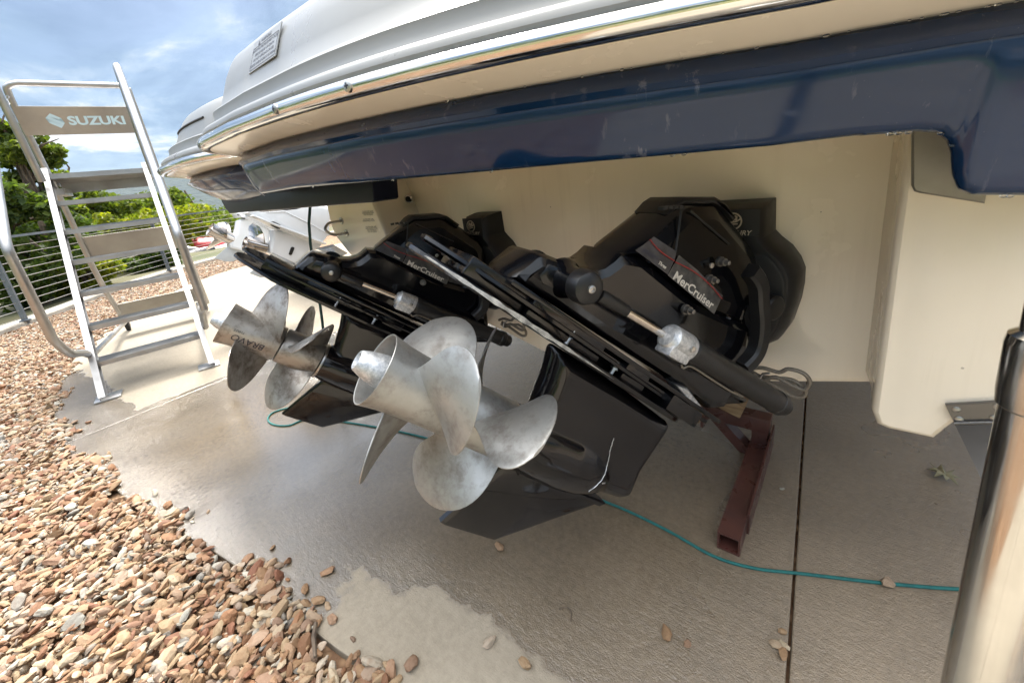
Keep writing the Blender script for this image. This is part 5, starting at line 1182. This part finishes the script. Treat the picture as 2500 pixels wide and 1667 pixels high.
outboard(-3.62, 'nearer white outboard, propeller beside the black drive', dict(
    slabs=[('gearcase', [(940, 365), (930, 500), (905, 600), (900, 680), (960, 740), (1270, 860), (1480, 660), (1600, 640), (1660, 560), (1500, 480), (1200, 400)], 0.055, 0.02, 'whitepaint', 0.0),
           ('leg', [(560, 120), (640, 20), (1500, 0), (1760, 60), (1740, 420), (1640, 560), (1420, 520), (950, 330)], 0.070, 0.02, 'whitepaint', 0.01),
           ('cavitation_plate', [(600, 168), (615, 150), (1000, 300), (1660, 548), (1650, 570), (1000, 330)], 0.12, 0.006, 'whitepaint', 0.0),
           ('trim_rib', [(820, 120), (1080, 90), (1530, 300), (1730, 420), (1725, 440), (1520, 325), (1090, 110)], 0.085, 0.004, 'whitepaint', 0.0),
           ('skeg', [(640, 985), (740, 880), (1150, 850), (1230, 905), (1010, 1012), (800, 1045)], 0.008, 0.003, 'greypaint', 0.0),
           ('vent_oval', [(925, 265), (940, 243), (985, 240), (1080, 285), (1092, 315), (1075, 350), (1040, 345), (960, 305)], 0.003, 0.001, 'rubber', 0.082),
           ('water_intake', [(1205, 705), (1235, 615), (1255, 603), (1283, 612), (1285, 630), (1250, 715), (1235, 722), (1212, 718)], 0.003, 0.001, 'rubber', 0.057)],
    prop=((575, 560), (830, 620), 0.052), ph=0.4))
outboard(-4.30, 'farther white outboard, propeller pointing at the red boat', dict(
    slabs=[('gearcase', [(455, 235), (440, 330), (415, 430), (330, 570), (345, 620), (600, 690), (930, 560), (945, 400), (800, 250), (600, 170)], 0.055, 0.02, 'whitepaint', 0.0),
           ('cavitation_plate', [(440, 130), (600, 100), (830, 250), (940, 380), (930, 400), (780, 290), (590, 180), (470, 190)], 0.11, 0.006, 'whitepaint', 0.0),
           ('leg', [(470, 130), (700, 60), (1300, 60), (1300, 250), (950, 380), (600, 180)], 0.06, 0.02, 'whitepaint', 0.0),
           ('skeg', [(135, 768), (330, 600), (600, 660), (500, 770), (400, 815), (300, 815)], 0.008, 0.003, 'greypaint', 0.0),
           ('vent_oval', [(455, 135), (500, 130), (580, 165), (592, 190), (575, 210), (530, 195)], 0.003, 0.001, 'rubber', 0.062)],
    prop=((75, 350), (370, 490), 0.056), ph=1.25))

# ------------------------------------------------------------------ craft parked beyond the fence
rbp = onz((500, 628), -0.3)
def dist_pt(p, d, ): r = ray(p)/1000; return Vector(CP+r*d)
rb = tag(empty('runabout', dist_pt((520, 640), 16)), 'white runabout with a red vinyl cover, parked beyond the fence', 'boat')
R0 = dist_pt((500, 622), 16); fr = Vector((CR[0][0], CR[0][1], 0)).normalized(); fd = Vector((CR[2][0], CR[2][1], 0)).normalized()
fr = (fr*0.92+fd*0.39).normalized(); fd = Vector((-fr.y, fr.x, 0))
def RB_(a, b, c): return R0+fr*a+fd*b+UZ*c
def robj(name, bm, m, par): return obj(name, bm, MT[m], par)
bm = new(); rs = []
for a, w, k, s in ((-1.9, 0.75, -0.30, 0.16), (-1.0, 0.95, -0.38, 0.18), (0.3, 1.0, -0.40, 0.22), (1.6, 0.9, -0.36, 0.28), (2.8, 0.5, -0.2, 0.34), (3.4, 0.06, 0.1, 0.38)):
    rs.append([RB_(a, -w, s), RB_(a, -w*0.97, s-0.14), RB_(a, -w*0.8, k*0.55), RB_(a, 0, k), RB_(a, w*0.8, k*0.55), RB_(a, w*0.97, s-0.14), RB_(a, w, s), RB_(a, w*0.6, s+0.06), RB_(a, 0, s+0.1), RB_(a, -w*0.6, s+0.06)])
rings(bm, rs); robj('hull', bm, 'boatwhite', rb)
bm = new()
for (a0, w0, z0), (a1, w1, z1) in (((-1.9, 0.755, 0.02), (-1.0, 0.955, 0.03)), ((-1.0, 0.955, 0.03), (0.3, 1.005, 0.06)), ((0.3, 1.005, 0.06), (1.6, 0.905, 0.12))): bar(bm, RB_(a0, -w0, z0-0.10), RB_(a1, -w1, z1-0.10), 0.02, 0.06)
robj('stripe', bm, 'maroonstripe', rb)
bm = new(); rs = []
for a, w, h in ((-1.75, 0.25, 0.30), (-1.5, 0.62, 0.48), (-0.9, 0.75, 0.62), (-0.2, 0.72, 0.70), (0.5, 0.62, 0.62), (0.9, 0.25, 0.42)):
    rs.append([RB_(a, w*math.cos(math.pi*k/8), 0.16+(h-0.16)*math.sin(math.pi*k/8)**0.8 + 0.02*math.sin(k*2.3+a*5)) for k in range(9)])
rings(bm, rs, True, False); robj('cover', bm, 'redcover', rb)
bm = new(); tube(bm, smooth([RB_(-0.9, -0.8, 0.5), RB_(-0.95, -0.72, 1.0), RB_(-0.9, -0.4, 1.12), RB_(-0.9, 0.4, 1.12), RB_(-0.95, 0.72, 1.0), RB_(-0.9, 0.8, 0.5)], 4), 0.05, 8); robj('tow_arch', bm, 'redcover', rb)
bm = new()
for a in (-1.0, 0.9): bar(bm, RB_(a, -0.7, -0.42), RB_(a, 0.7, -0.42), 0.08, 0.08)
bar(bm, RB_(-1.8, 0.4, -0.46), RB_(3.4, 0.2, -0.46), 0.08, 0.08); robj('trailer', bm, 'fence', rb)
# jet ski
J0 = dist_pt((395, 655), 12.2)
js = tag(empty('jet_ski', J0), 'black jet ski with red and orange flames on its flank, behind the fence', 'jet ski')
def JB_(a, b, c): return J0+fr*a*0.9+fd*b+UZ*(c-0.02)
bm = new(); rs = []
for a, w, k, s in ((-1.45, 0.42, -0.20, 0.22), (-0.9, 0.52, -0.26, 0.26), (0.1, 0.55, -0.28, 0.30), (0.9, 0.42, -0.2, 0.34), (1.4, 0.2, 0.0, 0.36), (1.62, 0.04, 0.2, 0.37)):
    rs.append([JB_(a, -w, s), JB_(a, -w*1.02, s-0.10), JB_(a, -w*0.7, k*0.6), JB_(a, 0, k), JB_(a, w*0.7, k*0.6), JB_(a, w*1.02, s-0.1), JB_(a, w, s), JB_(a, w*0.5, s+0.08), JB_(a, 0, s+0.1), JB_(a, -w*0.5, s+0.08)])
rings(bm, rs); robj('hull', bm, 'skiblack', js)
bm = new(); rs = []
for a, w, h in ((-1.3, 0.18, 0.42), (-0.8, 0.24, 0.55), (-0.1, 0.24, 0.55), (0.25, 0.20, 0.62), (0.6, 0.26, 0.66), (1.1, 0.18, 0.48), (1.3, 0.08, 0.40)):
    rs.append([JB_(a, w*math.cos(math.pi*k/8), 0.28+(h-0.28)*math.sin(math.pi*k/8)) for k in range(9)])
rings(bm, rs, True, False); robj('seat_and_hood', bm, 'skiblack', js)
bm = new(); bar(bm, JB_(0.45, -0.38, 0.78), JB_(0.45, 0.38, 0.78), 0.04, 0.04); bar(bm, JB_(0.45, 0, 0.6), JB_(0.45, 0, 0.78), 0.06, 0.06, up=(1, 0, 0)); robj('handlebar', bm, 'rubber', js)
bm = new()
for k in range(7):
    a = -0.5+k*0.22; bm.faces.new([bm.verts.new(JB_(a+x, -0.575, 0.08+y)) for x, y in ((0, 0), (0.2, 0.03), (0.12, 0.10), (0.02, 0.17))])
robj('flames', bm, 'skired', js)
bm = new(); bar(bm, JB_(-1.4, -0.535, 0.02), JB_(0.7, -0.55, 0.02), 0.03, 0.05); robj('red_trim', bm, 'skired', js)
bm = new(); bar(bm, JB_(-1.2, -0.28, -0.33), JB_(1.5, -0.28, -0.33), 0.12, 0.08); bar(bm, JB_(-1.2, 0.28, -0.33), JB_(1.5, 0.28, -0.33), 0.12, 0.08); robj('bunks', bm, 'boatwhite', js)
bm = new()
for b in (-0.6, 0.6): lathe(bm, [(-0.08, 0.12), (-0.08, 0.22), (-0.05, 0.25), (0.05, 0.25), (0.08, 0.22), (0.08, 0.12)], JB_(-0.8, b, -0.28), fd, 20)
robj('trailer_wheels', bm, 'tyre', js)
# boulders at the foot of the kerb
br = np.random.default_rng(4)
for (u, w, dd_, sz, lab) in ((238, 700, 11.0, 0.30, 'pale boulder just outside the kerb, behind the ladder'), (290, 668, 13.5, 0.35, 'grey boulder left of the jet ski trailer'), (330, 690, 11.5, 0.22, 'small pale rock in front of the jet ski trailer')):
    c = dist_pt((u, w), dd_); s = rockshape(I2, br)*sz; s = s+np.array(c)
    tag(link('boulder', mesh_np('boulder', s, F2), MT['kerb']), lab, 'boulder', 'rocks beyond the kerb')

# ------------------------------------------------------------------ trees
TR = np.random.default_rng(99)
def leafcloud(name, centers, radii, nper, size, m, parent=None, squash=0.75):
    C_, K_ = np.array(centers), np.array(radii); n = len(C_)*nper
    idx = np.repeat(np.arange(len(C_)), nper); v = TR.normal(size=(n, 3)); v /= np.linalg.norm(v, axis=1)[:, None]
    r = TR.random(n)**0.45; p = C_[idx]+v*(r*K_[idx])[:, None]*np.array([1, 1, squash])
    a = TR.normal(size=(n, 3)); a[:, 2] += 0.6; a /= np.linalg.norm(a, axis=1)[:, None]; b = np.cross(a, TR.normal(size=(n, 3))); b /= np.linalg.norm(b, axis=1)[:, None]; c = np.cross(a, b)
    s = (size*TR.uniform(0.6, 1.35, n))[:, None]
    q = np.stack([p+b*s, p+c*s*0.62+a*s*0.14, p-b*s, p-c*s*0.62+a*s*0.14], 1).reshape(-1, 3)
    f = np.arange(n*4).reshape(-1, 4)
    return link(name, mesh_np(name, q, f), m, parent)
def tree(loc, h, rad_, label, lm, nclump=26, nper=150, leaf=0.085, trunk=0.14, crown0=0.30, shape=1.0, group=None, bare=0):
    loc = Vector(loc); t = tag(empty('tree', loc), label, 'tree', group)
    cs, rs_ = [], []
    for _ in range(nclump):
        f = TR.uniform(crown0, 1-min(0.4, 0.24*rad_/h)); w = rad_*math.sin(math.pi*min(1, max(0.06, (f-crown0*0.75)/(1.02-crown0*0.75)))**shape)**0.65; a = TR.uniform(0, 6.283); d = w*math.sqrt(TR.random())*0.9
        cs.append((loc.x+d*math.cos(a), loc.y+d*math.sin(a), loc.z+h*f)); rs_.append(rad_*TR.uniform(0.20, 0.40))
    leafcloud('crown', cs, rs_, nper, leaf, LEAF[lm], t)
    bm = new(); tr_ = random.Random(int(abs(loc.x*100))+7); pts = [loc+Vector((0, 0, -0.8))]
    for k in range(1, 7): pts.append(loc+Vector((tr_.uniform(-1, 1)*0.05*h*k/7, tr_.uniform(-1, 1)*0.05*h*k/7, h*0.9*k/6)))
    tube(bm, pts, [trunk*(1.15-1.0*k/6.5) for k in range(7)], 8)
    for c in cs[:: 2]:
        k = tr_.randint(2, 4); a = pts[k]; c = Vector(c); m_ = a.lerp(c, 0.5)+Vector((0, 0, 0.12*(c-a).length)); tube(bm, [a, m_, c], [trunk*0.34, trunk*0.2, trunk*0.06], 5)
    for _ in range(bare):
        a = pts[5]; e = Vector((loc.x+tr_.uniform(-1, 1)*rad_*1.2, loc.y+tr_.uniform(-1, 1)*rad_*1.2, loc.z+h*tr_.uniform(0.8, 1.1))); m_ = a.lerp(e, 0.5)+Vector((tr_.uniform(-.2, .2), tr_.uniform(-.2, .2), 0.1)); tube(bm, [a, m_, e], [0.04, 0.02, 0.006], 5)
    obj('trunk', bm, MT['bark'], t)
    return t
def tpx(px_, dist, top_v, wid_px, label, lm, zb=None, **k):
    """tree standing so far away that its top reaches row top_v at column px_ (reference pixels)"""
    q = ray((px_, top_v)); q = q/math.hypot(q[0], q[1]); top = H+q[2]*dist; x, y = q[0]*dist, q[1]*dist
    d, s_ = polydist([(x, y)], FENCE); dd_ = float(d[0]); zb = -0.06-(0.03*min(dd_, 6)+0.42*min(max(dd_-6, 0), 60)) if zb is None else zb
    cs2_ = 1/(((px_-1250)/1000)**2+((top_v-729)/1000)**2+1)
    tree((x, y, zb), top-zb, wid_px/1000*dist*0.5*1.35*cs2_, label, lm, **k)
tpx(5, 12.5, 285, 210, 'tall oak with sparse top and bare twigs at the left edge behind the fence', 0, nclump=46, nper=230, leaf=0.06, bare=8, crown0=0.22, group='trees beyond the fence')
tpx(128, 14.5, 395, 110, 'tall thin leafed tree rising behind the ladder hoop', 0, nclump=18, nper=160, leaf=0.05, bare=4, crown0=0.25, shape=1.5, group='trees beyond the fence')
tpx(-60, 10.5, 420, 360, 'dark shaded tree low at the left edge, behind the left fence post', 1, nclump=40, nper=220, leaf=0.06, crown0=0.1, group='trees beyond the fence')
tpx(90, 11.5, 520, 260, 'dense dark tree with visible trunk just outside the kerb', 1, nclump=34, nper=220, leaf=0.055, crown0=0.12, trunk=0.16, group='trees beyond the fence')
tpx(205, 17, 455, 220, 'mid green tree behind the upper ladder treads', 0, nclump=30, nper=220, leaf=0.075, crown0=0.15, group='trees beyond the fence')
tpx(262, 15.5, 512, 180, 'bright yellow green sapling seen between the ladder rails', 2, nclump=24, nper=220, leaf=0.07, crown0=0.2, group='trees beyond the fence')
tpx(318, 25, 468, 170, 'rounded green tree behind the right ladder handrail', 0, nclump=26, nper=220, leaf=0.1, crown0=0.1, group='trees beyond the fence')
tpx(395, 19, 492, 180, 'yellow green bush low behind the fence right of the ladder', 2, nclump=24, nper=200, leaf=0.08, crown0=0.1, group='trees beyond the fence')
tpx(448, 22, 440, 210, 'full green tree against the far ridge beside the boat quarter', 0, nclump=32, nper=230, leaf=0.09, crown0=0.1, group='trees beyond the fence')
tpx(560, 24, 490, 200, 'green tree behind the white outboards', 0, nclump=26, nper=200, leaf=0.095, crown0=0.1, group='trees beyond the fence')
tpx(330, 13.5, 590, 190, 'low dark bush behind the back toe board of the ladder', 1, nclump=22, nper=200, leaf=0.055, crown0=0.05, group='trees beyond the fence')
tpx(180, 11.0, 620, 170, 'yellow green bush sprouting at the kerb left of the ladder', 2, nclump=20, nper=200, leaf=0.05, crown0=0.05, group='trees beyond the fence')
# the wood that covers the slope and goes on round the yard
cs, rs_ = [], []
for k in range(1500):
    a = TR.uniform(0, 6.283); r = 15+75*TR.random()**1.3; x, y = -3+r*math.cos(a), 1+r*math.sin(a)
    d, s_ = polydist([(x, y)], FENCE)
    if s_[0] < 0 or d[0] < 7 or y > 14+r*0.3: continue
    d0 = float(d[0]); zb = -0.06-(0.18+0.42*min(max(d0-6, 0), 60)); hh = TR.uniform(0.35, 1.0)*(6.5+0.12*d0); a_ = math.degrees(math.atan2(y, -x))
    if -25 < a_ < 75: hh = min(hh, 1.07+0.035*r-1.9-zb)
    if hh < 0.4: continue
    hh = hh
    cs.append((x, y, zb+hh)); rs_.append(TR.uniform(1.0, 2.0)*(0.8+r/70))
o = leafcloud('woodland', cs, rs_, 130, 0.20, LEAF[0]); tag(o, None, None, None, 'stuff')
cs2 = []; rs2 = []
for k in range(900):
    a = TR.uniform(1.9, 3.6); r = TR.uniform(90, 420); x, y = r*math.cos(a), r*math.sin(a)+3; cs2.append((x, y, -28+TR.uniform(0, 7)-0.012*r)); rs2.append(TR.uniform(3, 6))
o = leafcloud('far_woodland', cs2, rs2, 90, 0.75, LEAF[0]); tag(o, None, None, None, 'stuff')
# air
bm = new(); box(bm, (0, 0, 55), (4900, 4900, 260))
m = bpy.data.materials.new('haze'); m.use_nodes = True; t = m.node_tree; t.nodes.remove(t.nodes['Principled BSDF'])
pv_ = t.nodes.new('ShaderNodeVolumePrincipled'); pv_.inputs['Color'].default_value = (0.48, 0.68, 1.0, 1); pv_.inputs['Density'].default_value = 0.00008; pv_.inputs['Anisotropy'].default_value = 0.2
t.links.new(pv_.outputs[0], t.nodes['Material Output'].inputs['Volume'])
if HAZE: tag(obj('haze', bm, m, fix=False), None, None, None, 'stuff')
